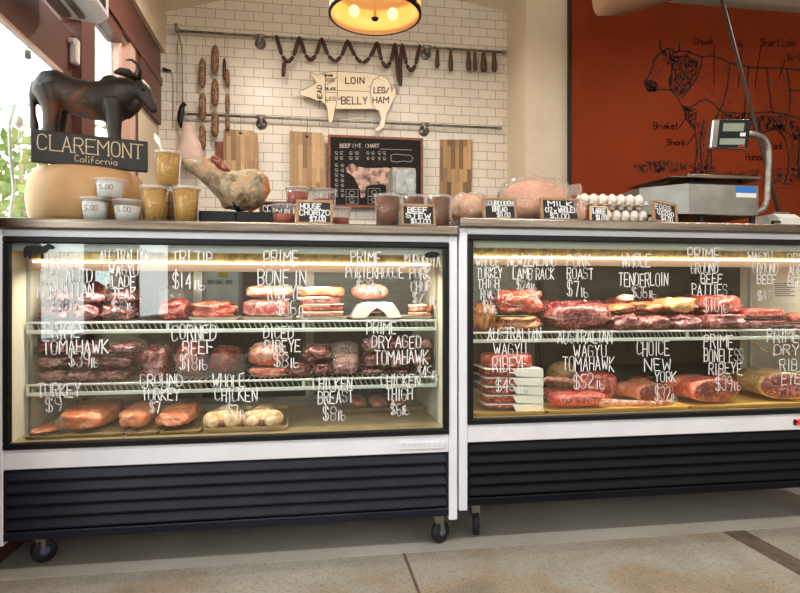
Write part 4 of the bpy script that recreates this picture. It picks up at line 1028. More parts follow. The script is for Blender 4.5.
# cured ham on its black board
m = MB(); a, b = X(200, .2), X(284, .2); zt2 = Z(240, 214, .2)
m.box((a, .12, ZC + .0003), (X(238, .2), .34, zt2), .003); m.box((X(238.3, .2), .12, ZC + .0003), (b, .34, zt2), .003)
tag(m.build('ham_board', m_black), 'low black slab on the counter under the cured ham leg', 'board')
YH = .22
t = thing('cured_ham_leg', 'whole cured ham leg lying on a black slab, hoof end to the left', 'ham', (X(226, YH), YH, zt2))
m = MB(); S2 = lambda px: px * 2.48 / 600
def hp(u, v, dy=0): p = at(u, v, YH); p.y += dy; return p
m.tube([hp(u, v) for u, v in ((181, 162), (187, 164), (196, 168), (205, 173), (214, 178), (222, 183), (231, 188), (241, 191), (250, 190), (258, 187), (264, 184))], [S2(r) for r in (4, 6.5, 7.5, 9.5, 12, 15, 19, 22, 21, 17, 8)], 20)
m.blob(hp(236, 198), (S2(17), .06, S2(15)), .9, .15); m.blob(hp(252, 183, -.01), (S2(13), .06, S2(14)), .9, .1); m.blob(hp(210, 165), (S2(11), .035, S2(6)), .9, .2, rot=Matrix.Rotation(.6, 3, 'Y'))
m.build('flesh', m_ham, t, True, .006)
m = MB(); m.tube([hp(u, v, dy) for u, v, dy in ((243, 173, 0), (255, 173, .0), (263, 180, 0), (265, 190, 0), (258, 203, 0), (248, 211, 0))], [S2(3), S2(5), S2(6), S2(6), S2(5), S2(3)], 12); m.build('rind', m_hamfat, t, True)
m = MB(); m.tube([hp(u, v, -.03) for u, v in ((213, 159), (219, 163), (226, 171), (231, 174))], [S2(2.5), S2(4), S2(3.5), S2(1.5)], 10); m.build('dark_muscle', m_dark, t, True)
m = MB(); m.tube([hp(235, 203, -.05), hp(238, 209, -.04), (hp(240, 213).x, YH - .02, zt2 + .002)], [.012, .012, .008], 8); m.build('hoof_clamp', m_black, t, True)
# chalk price signs
def sign(label, u0, u1, v0, Y, lines, zb, tilt=0, yaw=0, deep=None, frame=None, name='price_sign', border=.012):
    xc, rx, h = span(u0, u1, v0, zb, Y)
    t = thing(name, label, 'sign', (xc, Y, zb))
    T = Matrix.Translation((xc, Y, zb)) @ Matrix.Rotation(yaw, 4, 'Z') @ Matrix.Rotation(tilt, 4, 'Y') @ Matrix.Rotation(radians(-9), 4, 'X')
    w_ = rx
    m = MB(); m.T = T; b = border
    m.box((-w_, -.008, .003), (w_, .008, b), .0015); m.box((-w_, -.008, h - b), (w_, .008, h), .0015)
    m.box((-w_, -.008, b), (-w_ + b, .008, h - b), .0015); m.box((w_ - b, -.008, b), (w_, .008, h - b), .0015)
    m.box((-.006, .006, .0), (.006, .03, h * .8)); m.build('frame', frame or m_wood, t)
    m = MB(); m.T = T; m.box((-w_ + b * .8, -.003, b * .8), (w_ - b * .8, .004, h - b * .8)); bd = m.build('chalk_panel', m_chalk, t)
    m = MB(); m.T = T; n = len(lines); H = h - 2 * b; wi = w_ - b
    for i, (s, f0, f1) in enumerate(lines):
        z0 = b + H * (1 - (i + .93) / n); z1 = b + H * (1 - (i + .13) / n)
        write_on(m, s, (-wi + 2 * wi * f0, -.0042, z0), (2 * wi * (f1 - f0), 0, 0), (0, 0, z1 - z0), .0058 if n < 3 else .0048, (0, -1, 0), .03)
    m.build('chalk_lettering', m_marker, bd)
    return t
sign('framed chalk sign reading house chorizo, in front of the red salsa tubs', 296, 333, 199.5, .05, [("HOUSE", .05, .7), ("CHORIZO", .02, .98), ("$7.00", .35, .85)], ZC)
sign('framed chalk sign reading beef stew, between the brown stew cups', 401, 436, 203.5, .05, [("BEEF", .15, .8), ("STEW", .08, .92), ("$13.00", .25, .9)], ZC)
sign('framed chalk sign reading sourdough bread, in front of the gap between loaves', 483, 517, 197, .07, [("SOURDOUGH", .02, .98), ("BREAD", .25, .75), ("$8.00", .4, .85)], ZCR)
sign('framed chalk sign reading milk, in front of the big bagged loaf', 541, 580, 197.5, .06, [("MILK", .15, .85), ("(12 x WHOLE)", .05, .95), ("$3.00", .2, .75)], ZCR)
sign('small pale easel sign standing before the egg trays', 590, 608, 206, .06, [("LARGE", .1, .9), ("$1.00", .3, .95)], ZCR, .06, 0, None, m_lightwood, 'easel_sign', .006)
sign('tilted framed chalk sign reading eggs, leaning beside the steel scale', 650, 680, 201.5, .07, [("EGGS", .02, .8), ("(DOZEN)", .1, .95), ("$4.00", .3, .85)], ZCR, radians(5), radians(14))
sign('dark brown framed chalk sign half hidden behind the salsa tubs', 259, 293, 200.5, .42, [("SEASON", .05, .95), ("SALT", .1, .6)], ZC, 0, 0, None, m_frame, 'price_sign', .01)
# salsa tubs and stew cups
_, tt, _ = cup('clear tub of red salsa at the front left of the tub group', 271, 297, 205, .10, m_salsa, .55, taper=.82)
cup('clear tub of red salsa directly behind the chorizo sign', 298, 326, 207, .24, m_salsa, .6, taper=.85)
_, tq, _ = cup('clear tub of red salsa peeking out right of the chorizo sign', 329, 351, 208, .16, m_salsa, .5, taper=.82)
cup('upper left clear tub of red salsa stacked behind the chorizo sign', 285, 310, 188, .17, m_salsa, .7, zb=max(tt.z, Z(298, 207, .24)) + .001, taper=.85)
cup('upper right clear tub of pale salsa stacked behind the chorizo sign', 311, 337, 190, .20, m_salsa, .35, zb=max(tq.z, Z(312, 207, .24)) + .001, taper=.85)
cup('tall cup of brown beef stew left of its chalk sign', 374, 401, 195, .09, m_broth, .93, taper=.84)
cup('tall cup of brown beef stew directly behind its chalk sign', 402, 425, 195.5, .16, m_broth, .93, taper=.84)
cup('tall cup of brown beef stew right of its chalk sign', 427, 451, 196, .09, m_broth, .93, taper=.84)
# napkin dispenser
t = thing('napkin_dispenser', 'silver napkin dispenser with a curved top behind the stew cups', 'dispenser', (X(402, .5), .5, ZC))
xa, xb = X(391, .5), X(413, .5); zt3 = Z(402, 169, .5)
m = MB(); m.prismx([(.42, ZC), (.42, zt3 - .03), (.44, zt3 - .008), (.47, zt3), (.56, zt3), (.58, zt3 - .01), (.58, ZC)], xa, xb); m.build('housing', m_galv, t)
m = MB(); m.box((xa + .01, .412, zt3 - .14), (xb - .006, .42, zt3 - .02), .003); m.box((xa - .004, .43, ZC), (xa, .57, zt3 - .02)); m.build('face_plate', m_galv, t)
# loaves
def loaf(label, u0, u1, v0, Y, ry, mat, knot=None):
    xc, rx, h = span(u0, u1, v0, ZCR, Y)
    t = thing('bagged_loaf', label, 'bread', (xc, Y, ZCR))
    m = MB(); m.blob((xc, Y, ZCR + h * .48), (rx * .90, ry * .9, h * .49), .85, .08, flat=.95); m.build('loaf', mat, t, True)
    m = MB(); m.blob((xc, Y, ZCR + h * .5 + .003), (rx, ry, h * .52), .72, .16, 6, 34, 22, flat=.94)
    if knot: m.tube([at(u, v, Y - .03) for u, v in knot], [.03, .022, .03, .036], 12)
    m.build('bag', m_bag, t, True)
loaf('small round loaf in a clear bag left of the sourdough sign', 450, 487, 195, .24, .11, m_bread)
loaf('big pinkish loaf in a clear bag behind the milk sign', 500, 566, 180.5, .30, .15, m_bread2, [(556, 197), (563, 193), (572, 191), (579, 191)])
loaf('bagged loaf end sticking out right of the milk sign', 567, 585, 201, .10, .04, m_bread2)
# eggs in two pulp flats
def eggflat(label, u0, u1, zb, y0, n, rows, lab):
    xa, xb = X(u0, y0), X(u1, y0); p = (xb - xa) / n
    t = thing('egg_flat', label, 'egg tray', ((xa + xb) / 2, y0 + p * rows / 2, zb))
    m = MB()
    m.box((xa, y0, zb + .018), (xb, y0 + p * rows, zb + .022))
    for i in range(n + 1):
        for j in range(rows + 1): m.lathe([(.006, 0.018), (.011, .022), (.005, .040), (.001, .041)], (xa + i * p, y0 + j * p, zb), 8)
    for i in range(n):
        for j in range(rows): m.lathe([(.010, 0), (.019, .02)], (xa + (i + .5) * p, y0 + (j + .5) * p, zb), 10)
    m.build('pulp_tray', m_pulp, t)
    for j in range(rows):
        for i in range(n):
            c = (xa + (i + .5) * p, y0 + (j + .5) * p, zb + .0225)
            if EGG[0] is None:
                m = MB(); s = p * .47; m.lathe([(.001, 0), (s * .6, .003), (s * .94, .014), (s, .022), (s * .86, .036), (s * .5, .047), (.001, .051)], c, 14); o = m.build('egg', m_egg, None, True); EGG[0] = o
            else:
                o = EGG[0].copy(); COL.objects.link(o); o.location = c
            tag(o, 'white egg, %s from the left in the %s row of the %s flat' % (ordn(i), ('front', 'second', 'third', 'back')[j], lab), 'egg', 'white eggs')
EGG = [None]
eggflat('lower grey pulp egg flat on the counter left of the egg sign', 596, 650, ZCR + .0004, .14, 6, 2, 'lower')
eggflat('upper grey pulp egg flat stacked on the lower eggs', 582, 646, ZCR + .0004 + .0735, .14, 7, 2, 'upper')
# steel scale
YS = .34
t = thing('counter_scale', 'steel deli scale with a display head on a bent pole', 'scale', (X(710, YS), YS, ZCR))
def sp_(u, v, y=YS): return at(u, v, y)
xa, xm, xb = X(651, .2), X(688, .2), X(759, .2); z0 = Z(710, 215, .2); z1 = Z(720, 184, .2)
m = MB(); m.box((xm, .20, z0), (xb, .56, z1), .004)
m.rings([[Vector((xm, .20, z0 + .004)), Vector((xm, .20, z1 - .002)), Vector((xm, .55, z1 - .002)), Vector((xm, .55, z0 + .004))], [Vector((xa, .30, z0 + .008)), Vector((xa, .30, z1 - .012)), Vector((xa, .50, z1 - .012)), Vector((xa, .50, z0 + .008))]])
m.build('body', m_dsteel, t)
m = MB(); z2, z3 = Z(700, 179, .2), Z(700, 173, .2)
m.box((X(688, .17), .17, z2), (X(762, .17), .58, z2 + .018), .003); m.prismx([(.17, z2), (.17, z2 + .004), (.58, z2 + .02), (.58, z2 + .016)], X(655, .3), X(688, .17)); m.build('platter', m_steel, t)
m = MB()
for u in (697, 740): m.cyl((X(u, .3), .3, z1), (X(u, .3), .3, z2), .012)
m.box((X(690, .22), .22, z1), (X(742, .22), .26, z1 + .012)); m.build('spider', m_black, t)
m = MB()
for u, y in ((701, .24), (752, .24), (701, .5), (752, .5)): m.cyl((X(u, .24), y, ZCR), (X(u, .24), y, z0), .014, 12)
m.build('feet', m_black, t)
m = MB(); a, b = X(736, .2), X(756, .2); zz0, zz1, zz2 = Z(746, 197.5, .2), Z(746, 193, .2), Z(746, 186.5, .2)
m.box((a, .1985, zz1), (b, .2, zz2)); m.build('blue_sticker', m_blue, t)
m = MB(); m.box((a, .1985, zz0), (b, .2, zz1 - .0005)); m.build('white_sticker', m_whitepl, t)
YPO = .45
m = MB(); pts = [(740, 134), (752, 134), (760, 136), (765.5, 140), (768.5, 147), (769, 158), (768, 180), (767, 200), (764, 208), (755, 213), (735, 214.5)]
m.tube([at(u, v, YPO) for u, v in pts], .0155, 14); m.build('pole', m_galv, t, True)
m = MB(); m.T = Matrix.Translation(at(727, 135, .42)) @ Matrix.Rotation(radians(-20), 4, 'Z') @ Matrix.Rotation(radians(3), 4, 'Y') @ Matrix.Rotation(radians(9), 4, 'X')
kx = 3.0 / 600; w_, h_ = 18.5 * kx, 15 * kx
m.box((-w_, -.05, -h_), (w_, .05, h_), .008, 2); hd = m.build('display_head', m_chrome, t)
T_ = m.T
m = MB(); m.T = T_; m.box((-w_ * .62, -.054, -h_ * .93), (w_ * .97, -.0495, h_ * .95), .001); m.build('face_panel', m_black, hd)
m = MB(); m.T = T_; m.box((-w_ * .42, -.0555, h_ * .18), (w_ * .66, -.0535, h_ * .72)); m.box((-w_ * .52, -.0555, -h_ * .72), (w_ * .78, -.0535, -h_ * .30)); m.build('lcd_window', m_lcd, hd)
m = MB(); m.T = T_; m.box((w_ * .5, -.0555, -h_ * .16), (w_ * .78, -.0535, h_ * .08)); m.build('capacity_label', m_whitepl, hd)
m = MB(); m.T = T_; m.box((w_ * .45, -.0555, -h_ * .86), (w_ * .8, -.0535, -h_ * .78)); m.build('red_mark', M('red mark', S(200, 50, 40), .5), hd)
# card reader, receipt printer, paper
t = thing('receipt_printer', 'white receipt printer at the right end of the counter', 'printer', (X(789, .4), .4, ZCR))
xa, xb = X(779, .34), X(801, .34); zt4 = Z(790, 213, .34)
m = MB(); m.prismx([(.34, ZCR + .0003), (.34, zt4 - .025), (.38, zt4), (.52, zt4), (.52, ZCR + .0003)], xa, xb); m.build('housing', m_whitepl, t)
m = MB(); m.box((xa + .012, .338, ZCR + .012), (xb - .012, .3405, ZCR + .02)); m.box((xa + .01, .39, zt4), (xb - .02, .392, zt4 + .012)); m.build('paper_slot', m_dsteel, t)
t = thing('card_reader', 'black card reader leaning left of the receipt printer', 'card reader', (X(772, .3), .3, ZCR))
m = MB(); m.T = Matrix.Translation((X(773, .3), .3, ZCR + .002)) @ Matrix.Rotation(radians(24), 4, 'X'); m.box((-.022, -.006, 0), (.026, .012, .058), .004); m.build('casing', m_black, t)
m = MB(); m.T = Matrix.Translation((X(773, .3), .3, ZCR + .002)) @ Matrix.Rotation(radians(24), 4, 'X'); m.box((-.016, -.0075, .03), (.02, -.005, .052)); m.build('screen', m_lcd, t)
m = MB(); m.box((X(722, .16), .10, ZCR + .0003), (X(768, .16), .19, ZCR + .004)); tag(m.build('paper_pad', m_paper), 'white paper pad lying under the front of the scale', 'paper')
# power drop from ceiling
m = MB(); p0 = at(786, 212, .62); p0.z = ZCR; p1 = at(722, 0, 1.0); d_ = (p1 - p0); p2 = p0 + d_ * ((3.56 - p0.z) / d_.z)
m.tube([p0, p0 + d_ * .5, p2], .0105, 8); tag(m.build('slanted_pole', M('dull brown pole', S(58, 44, 34), .6, .1), None, True), 'thin brown pole slanting from the ceiling down behind the scale', 'pole')

# ------------------------------------------------------------ tile wall
YR = YB - .06
def rail(label, u0, v0, u1, v1, br):
    a, b = at(u0, v0, YR), at(u1, v1, YR); b.z = a.z = (a.z + b.z) / 2
    t = thing('pipe_rail', label, 'rail', (a + b) / 2)
    m = MB(); m.tube([a, b], .0105, 12); m.build('pipe', m_galv, t, True)
    m = MB()
    for e, s in ((a, -1), (b, 1)): m.cyl(e - Vector((s * .02, 0, 0)), e + Vector((s * .012, 0, 0)), .0165, 14)
    m.build('end_cap', m_galv, t, True)
    for u, s in br:
        x = X(u, YR); m = MB()
        m.cyl((x, YB - .0005, a.z - .04), (x, YB - .012, a.z - .04), .045, 20); m.tube([(x, YB - .01, a.z - .04), (x, YR, a.z - .04), (x, YR, a.z)], .014, 10); m.cyl((x - .035, YR, a.z), (x + .035, YR, a.z), .018, 14)
        m.build('bracket', m_galv, t, True)
    return a.z
zr1 = rail('upper galvanised pipe rail on the tile wall carrying the sausages', 178, 30, 505, 53, [(260, 1), (427, 1)])
zr2 = rail('lower galvanised pipe rail under the enamel pig sign', 184, 114, 500, 128, [(261, 1), (425, 1)])
def on(u, zz, Y=None): return Vector((X(u, Y or YR), Y or YR, zz))
PX = 5.05 / 600
def sausage(mb, pts, r, n=8):
    mb.tube(pts, [r * .3] + [r * .85] + [r] * (len(pts) - 4) + [r * .85, r * .3], n)
# hanging chain of links
t = thing('sausage_garland', 'long garland of dark linked sausages looped over the upper rail', 'sausages', on(340, zr1))
tops = [276, 299.5, 321.5, 348, 377, 395.5, 402, 420]
dips = [63, 61, 62, 62, 68, 84, 72]
prev = None
def link(pa, pb, k):
    d = pb - pa; m = MB(); nn = [pa + d * f for f in (.02, .1, .3, .5, .7, .9, .98)]
    sag = Vector((0, 0, -.012 if abs(d.x) > .06 else 0))
    nn = [p + sag * (1 - (2 * f - 1) ** 2) for p, f in zip(nn, (.02, .1, .3, .5, .7, .9, .98))]
    sausage(m, nn, .0165); m.build('sausage_link', m_sausage, t, True)
yo = YR - .026
for i, (ua, ub) in enumerate(zip(tops, tops[1:])):
    za = zr1 + .012; vd = dips[i] + 0
    pa, pb = Vector((X(ua, yo), yo, za)), Vector((X(ub, yo), yo, za))
    zd_ = Z((ua + ub) / 2, vd, yo); n = 4 if ub - ua > 12 else 2
    pts = []
    for k in range(n * 1 + 1):
        f = k / n; s = 1 - (2 * f - 1) ** 2
        pts.append(pa + (pb - pa) * f + Vector((0, 0, (zd_ - za) * s)))
    if n == 2 and i != 5: pass
    for k in range(n): link(pts[k], pts[k + 1], k)
p0_ = Vector((X(284.5, yo), yo, Z(284.5, 62, yo))); link(p0_ + Vector((0, -.012, 0)), Vector((X(283, yo), yo - .012, Z(283, 78, yo))), 0)
link(Vector((X(400.5, yo), yo - .02, Z(400, 68, yo))), Vector((X(400, yo), yo - .02, Z(400, 88, yo))), 0)
# dry sausages on the right
for i, (u, v1, w_) in enumerate(((437.5, 68, 5), (450.5, 71, 5.2), (468.5, 71, 5.8), (474.8, 71, 4.8), (483.5, 72, 7.4), (494, 72, 6.2))):
    yy = YR - .024
    a = Vector((X(u, yy), yy, zr1 - .006)); b = Vector((X(u + (.3 if i else -.4), yy), yy, Z(u, v1, yy)))
    t = thing('dry_sausage', 'short dry sausage hanging at the right end of the upper rail, %s from its left' % ordn(i), 'sausage', b, 'short dry sausages')
    m = MB(); d = b - a; m.tube([a + d * f for f in (.05, .15, .4, .65, .85, .96, 1)], [w_ / 2 * PX * k for k in (.3, .6, .8, .98, 1, .8, .35)], 10); m.build('casing', m_dry, t, True)
    m = MB(); m.tube([Vector((a.x, YR + .012, zr1 + .006)), Vector((a.x, YR, zr1 + .0135)), Vector((a.x, yy, zr1 + .008)), a + d * .06], .0022, 6); m.build('string', m_lightwood, t)
# salami strings on the left
sal = [('leftmost string', 202.5, 6.8, [(58, 88), (93, 121), (125, 151)]), ('second string', 215, 7.2, [(45, 74), (79, 106), (111, 137)]), ('third string', 227.5, 4.6, [(69, 88), (94, 114), (118, 131)]), ('third string side piece', 224.3, 3.8, [(58, 80)])]
for lab, u, w_, segs in sal:
    yy = YR - .045
    for k, (v0, v1) in enumerate(segs):
        a, b = Vector((X(u, yy), yy, Z(u, v0, yy))), Vector((X(u, yy), yy, Z(u, v1, yy)))
        tl = 'salami hanging from the upper rail, %s, %s piece down' % (lab, ordn(k))
        if 'side' in lab: tl = 'thin dark salami hanging beside the top of the third salami string'
        t = thing('salami', tl, 'salami', b, 'salamis')
        d = b - a; m = MB(); m.tube([a + d * f for f in (0, .06, .2, .5, .8, .94, 1)], [w_ / 2 * PX * q for q in (.25, .6, .95, 1, .95, .65, .25)], 14); m.build('casing', m_sausage if 'side' in lab else m_salami, t, True)
        up = Vector((a.x, YR, zr1 + .013)) if k == 0 else Vector((a.x, yy, Z(u, segs[k - 1][1], yy) - .0))
        m = MB(); m.tube([up, a + Vector((0, 0, .0))] if k else [up, Vector((a.x, YR - .02, zr1)), a], .0022, 6); m.build('string', m_wire, t)
# fresh looking ham on the wall and tools at the left
yy = YR - .05
t = thing('hanging_ham', 'pale pink tapered ham hanging from the left end of the lower rail', 'ham', at(190, 160, yy))
m = MB(); m.tube([at(u, v, yy) for u, v in ((186.5, 123), (187.5, 128), (189, 136), (190.5, 145), (190, 154), (188, 163), (187, 168))], [w * PX for w in (3.2, 5.6, 7.6, 10.5, 13.5, 14.5, 9)], 16, .7); m.build('flesh', m_hang, t, True)
m = MB(); m.tube([at(186.5, 125, yy), Vector((X(186, YR), YR - .02, zr2 + .018)), Vector((X(186, YR), YR + .012, zr2 + .01))], .003, 6); m.build('string', m_wire, t)
t = thing('rail_hook', 'black cast hook clamp at the left end of the lower rail', 'hook', at(182, 120, YR - .03))
m = MB(); m.tube([at(u, v, YR - .03) for u, v in ((184, 102), (182, 107), (181, 113), (180, 120), (181, 128))], [.01, .02, .028, .022, .008], 8, .5); m.tube([at(182, 108, YR - .03), at(186, 104, YR - .03)], .01, 8); m.build('clamp', m_black, t, True)
t = thing('steel_rod', 'thin steel rod hanging from the left end of the upper rail', 'rod', at(182, 104, YR))
m = MB(); m.tube([Vector((X(177.5, YR - .03), YR - .03, zr1 + .02)), Vector((X(178.5, YR - .03), YR - .03, zr1 - .05)), at(182, 48, YR - .03), at(182.5, 103, YR - .03)], .006, 8); m.tube([at(177.5, 40, YR - .03), at(177, 105, YR - .03)], .003, 6); m.build('rod', m_galv, t, True)
m = MB(); m.cyl((X(177, YR), YR - .035, zr1 - .02), (X(177, YR), YR - .035, zr1 + .04), .012); m.build('clamp', m_galv, t, True)
t = thing('wall_spigot', 'small black handled wall hook left of the steel rod', 'hook', at(170, 70, YB))
m = MB(); m.tube([at(163, 68.5, YB - .03), at(171, 71, YB - .03)], [.012, .008], 8); m.tube([at(166, 70, YB - .0), at(166, 70, YB - .04)], .006, 8); m.build('handle', m_black, t, True)
m = MB(); m.tube([at(171, 71, YB - .03), at(173, 75, YB - .02), at(173, 128, YB - .02)], .003, 6); m.build('wire', m_wire, t, True)
# pig sign
yp = YR - .03
PG = [(299.4, 93), (301, 95.5), (309, 97.5), (316, 100), (325, 103.7), (327, 108), (328, 119), (329, 123), (332, 122.5), (334, 117), (335.2, 109), (343, 109.2), (372.7, 109), (378.6, 110.8), (381, 119), (379, 125), (374.5, 129), (374.8, 131), (379, 131), (384.5, 127), (385.5, 121), (387.3, 113), (391.6, 104), (393, 100), (395.8, 96), (396, 90), (394.5, 86), (393, 89), (391.8, 92), (391, 86), (389, 81), (385, 77), (381, 75.4), (368, 73), (337, 71.3), (328, 72), (321.5, 73.4), (317, 75), (311, 72), (309.8, 73), (314, 79), (316.5, 83), (310, 86.5), (304, 89.5), (300, 91)]
t = thing('pig_sign', 'cream enamel pig shaped sign with black butcher cuts lettering', 'sign', at(348, 90, yp))
m = MB(); m.prism([(at(u, v, yp).x, at(u, v, yp).z) for u, v in PG], yp - .006, yp + .006); m.build('pig_plate', m_pig, t)
m = MB(); m.cyl((X(345, yp), yp, zr2 + .15), (X(345, yp), YB, zr2 + .15), .008, 8); m.cyl((X(378, yp), yp, zr2 + .15), (X(378, yp), YB, zr2 + .15), .008, 8); m.build('stand_off', m_dsteel, t)
m = MB(); yl = yp - .0072
for a in ([(335.5, 109), (337.5, 95), (337, 72)], [(337, 90.5), (370, 91.5)], [(380, 76), (373, 80), (370, 90), (371.5, 103), (376, 110)], [(326, 74.5), (325, 88), (325.5, 103)], [(325.5, 85), (331, 82.5), (337, 77)], [(325, 92), (337, 92.5)], [(325.3, 74), (322, 74)]): poly(m, a, yl, .004)
poly(m, PG + PG[:1], yl, .0035)
for s_, a, b, c, d_ in (("LOIN", 345.5, 364, 77.5, 83.5), ("BELLY", 341.5, 367, 97, 104), ("LEG/", 374, 389, 87.5, 93), ("HAM", 373, 388.5, 97, 103), ("LEG", 326, 335.5, 97, 100.5), ("BLADE", 325.8, 336, 87.5, 90), ("RIBS", 325.5, 334.5, 78.5, 82), ("SPARE", 324.5, 333, 74.6, 76.6)):
    write(m, s_, a, b, c, d_, yl, .0085 if d_ - c > 4 else .005, 0)
o_ = at(322.3, 101.5, yl); write_on(m, "HEAD", o_, at(321.4, 85.5, yl) - o_, at(317.8, 101.5, yl) - o_, .0075, (0, -1, 0))
m.build('cut_lettering', m_black, t)
# cutting boards
def board(label, pts, mat, Y, hole, hook=True):
    t = thing('cutting_board', label, 'cutting board', at(sum(p[0] for p in pts) / len(pts), max(p[1] for p in pts), Y))
    m = MB(); m.prism([(at(u, v, Y).x, at(u, v, Y).z) for u, v in pts], Y, Y + .022); m.build('board', mat, t)
    if hole:
        m = MB(); p = at(hole[0], hole[1], Y); m.cyl(p + Vector((0, -.0006, 0)), p + Vector((0, .004, 0)), .013, 14); m.build('hang_hole', m_black, t)
        m = MB(); m.tube([p + Vector((0, -.004, 0)), p + Vector((.003, -.006, .03)), Vector((p.x + .003, YR - .014, zr2 - .01)), Vector((p.x + .003, YR - .014, zr2 + .012)), Vector((p.x + .003, YR + .012, zr2 + .013))], .003, 6); m.build('wire_hook', m_dsteel, t)
    return t
board('acacia cutting board hanging behind the cured ham leg', [(223.5, 129), (252, 130.5), (257.5, 134), (258, 186), (223, 184)], m_board1, YR - .03, (240.5, 133))
board('acacia cutting board hanging between ham leg and chalkboard', [(289.5, 131), (322, 133), (324, 136), (326, 188), (290, 188)], m_board1, YR - .03, (307, 136.5))
board('dark striped cutting board right of the chalkboard', [(440.5, 139.5), (472.5, 139.5), (472, 197), (440, 197)], m_board2, YB - .0222, None)
m = MB(); p = [(215, 142), (226, 142), (226, 186), (215, 186)]; m.prism([(at(u, v, YB - .02).x, at(u, v, YB - .02).z) for u, v in p], YB - .0202, YB - .0002); tag(m.build('cutting_board', m_frame), 'narrow red brown board half hidden left of the first acacia board', 'cutting board')
# chalkboard beef chart
yc = YR - .02
t = thing('beef_chart', 'wood framed blackboard with white beef cuts drawing on the tile wall', 'poster', at(375, 206, yc))
a, b = at(328, 207.5, yc), at(423, 137, yc); a.z, b.z = Z(375, 208, yc), Z(375, 136.5, yc)
fr = .02
m = MB(); m.box((a.x, yc - .008, a.z), (b.x, yc + .012, a.z + fr)); m.box((a.x, yc - .008, b.z - fr), (b.x, yc + .012, b.z)); m.box((a.x, yc - .008, a.z + fr), (a.x + fr, yc + .012, b.z - fr)); m.box((b.x - fr, yc - .008, a.z + fr), (b.x, yc + .012, b.z - fr)); m.build('frame', m_frame, t)
m = MB(); m.box((a.x + fr * .8, yc, a.z + fr * .8), (b.x - fr * .8, yc + .008, b.z - fr * .8)); bd = m.build('blackboard', M('blackboard', [(.3, S(26, 24, 24)), (.7, S(36, 33, 32))], .7, 0, 5, spec=.2), t)
ych = yc - .0015
CW = [(346, 168), (349, 164.5), (352, 163.5), (357, 166.5), (366, 168), (378, 168), (388, 167.5), (393, 170), (394, 180), (393, 190), (391, 196), (387, 195), (386, 186), (382, 184), (370, 185), (366, 187), (365, 197), (361, 198), (360, 190), (357, 183), (354, 177), (350, 174), (347, 172)]
m = MB(); m.prism([(at(u, v, ych).x, at(u, v, ych).z) for u, v in CW], ych, ych + .0012); m.build('cow_figure', M('dusty pink chalk', [(.35, S(96, 76, 70)), (.55, S(206, 170, 156)), (.8, S(224, 190, 176))], .8, 0, 22, 5), bd)
m = MB(); yk = ych - .0008
m_ck = M('chalk line', S(206, 196, 186), .9)
write(m, "BEEF CUTS CHART", 340, 379, 144, 147.5, yk, .0055, 0); m.build('chalk_title', m_ck, bd); m = MB()
poly(m, [(380, 149), (412, 150)], yk, .003)
def icon(u, v, w_, h_):
    k = RN.randint(5, 8); poly(m, [(u + w_ / 2 * cos(2 * pi * i / k + .3) * RN.uniform(.6, 1), v + h_ / 2 * sin(2 * pi * i / k + .3) * RN.uniform(.6, 1)) for i in range(k)] , yk, .0028)
    poly(m, [(u - w_ * .3, v + h_ * .68), (u + w_ * .3, v + h_ * .68)], yk, .003)
for r in range(2):
    for c in range(2): icon(336.5 + c * 5, 152.5 + r * 5, 4, 2.6); icon(351 + c * 6, 152.5 + r * 5, 4.4, 2.6); icon(368 + c * 5, 152.5 + r * 5.4, 3.6, 2.6); icon(379.5 + c * 5, 152.5 + r * 5.4, 3.6, 2.8)
for r in range(7): icon(336.5, 164.5 + r * 5, 4.4, 2.6); icon(342.5, 165 + r * 5, 4, 2.4)
poly(m, [(391, 155), (396, 154), (404, 155), (410, 155), (413, 158), (411, 162), (404, 161), (397, 162), (391, 161), (391, 155)], yk, .0032)
for u, v in ((352, 193), (374, 192), (374, 200), (352, 200), (402, 190), (404, 200)): icon(u, v, 8, 4); poly(m, [(u - 6, v - 3.5), (u + 6, v - 3.5), (u + 6, v + 4), (u - 6, v + 4), (u - 6, v - 3.5)], yk, .002)
for k in range(5): write(m, ["RIB", "LOIN", "SHANK", "ROUND", "CHUCK"][k], 398, 412, 168 + k * 4.4, 170 + k * 4.4, yk, .002, 0)
m.build('chalk_drawing', m_ck, bd)

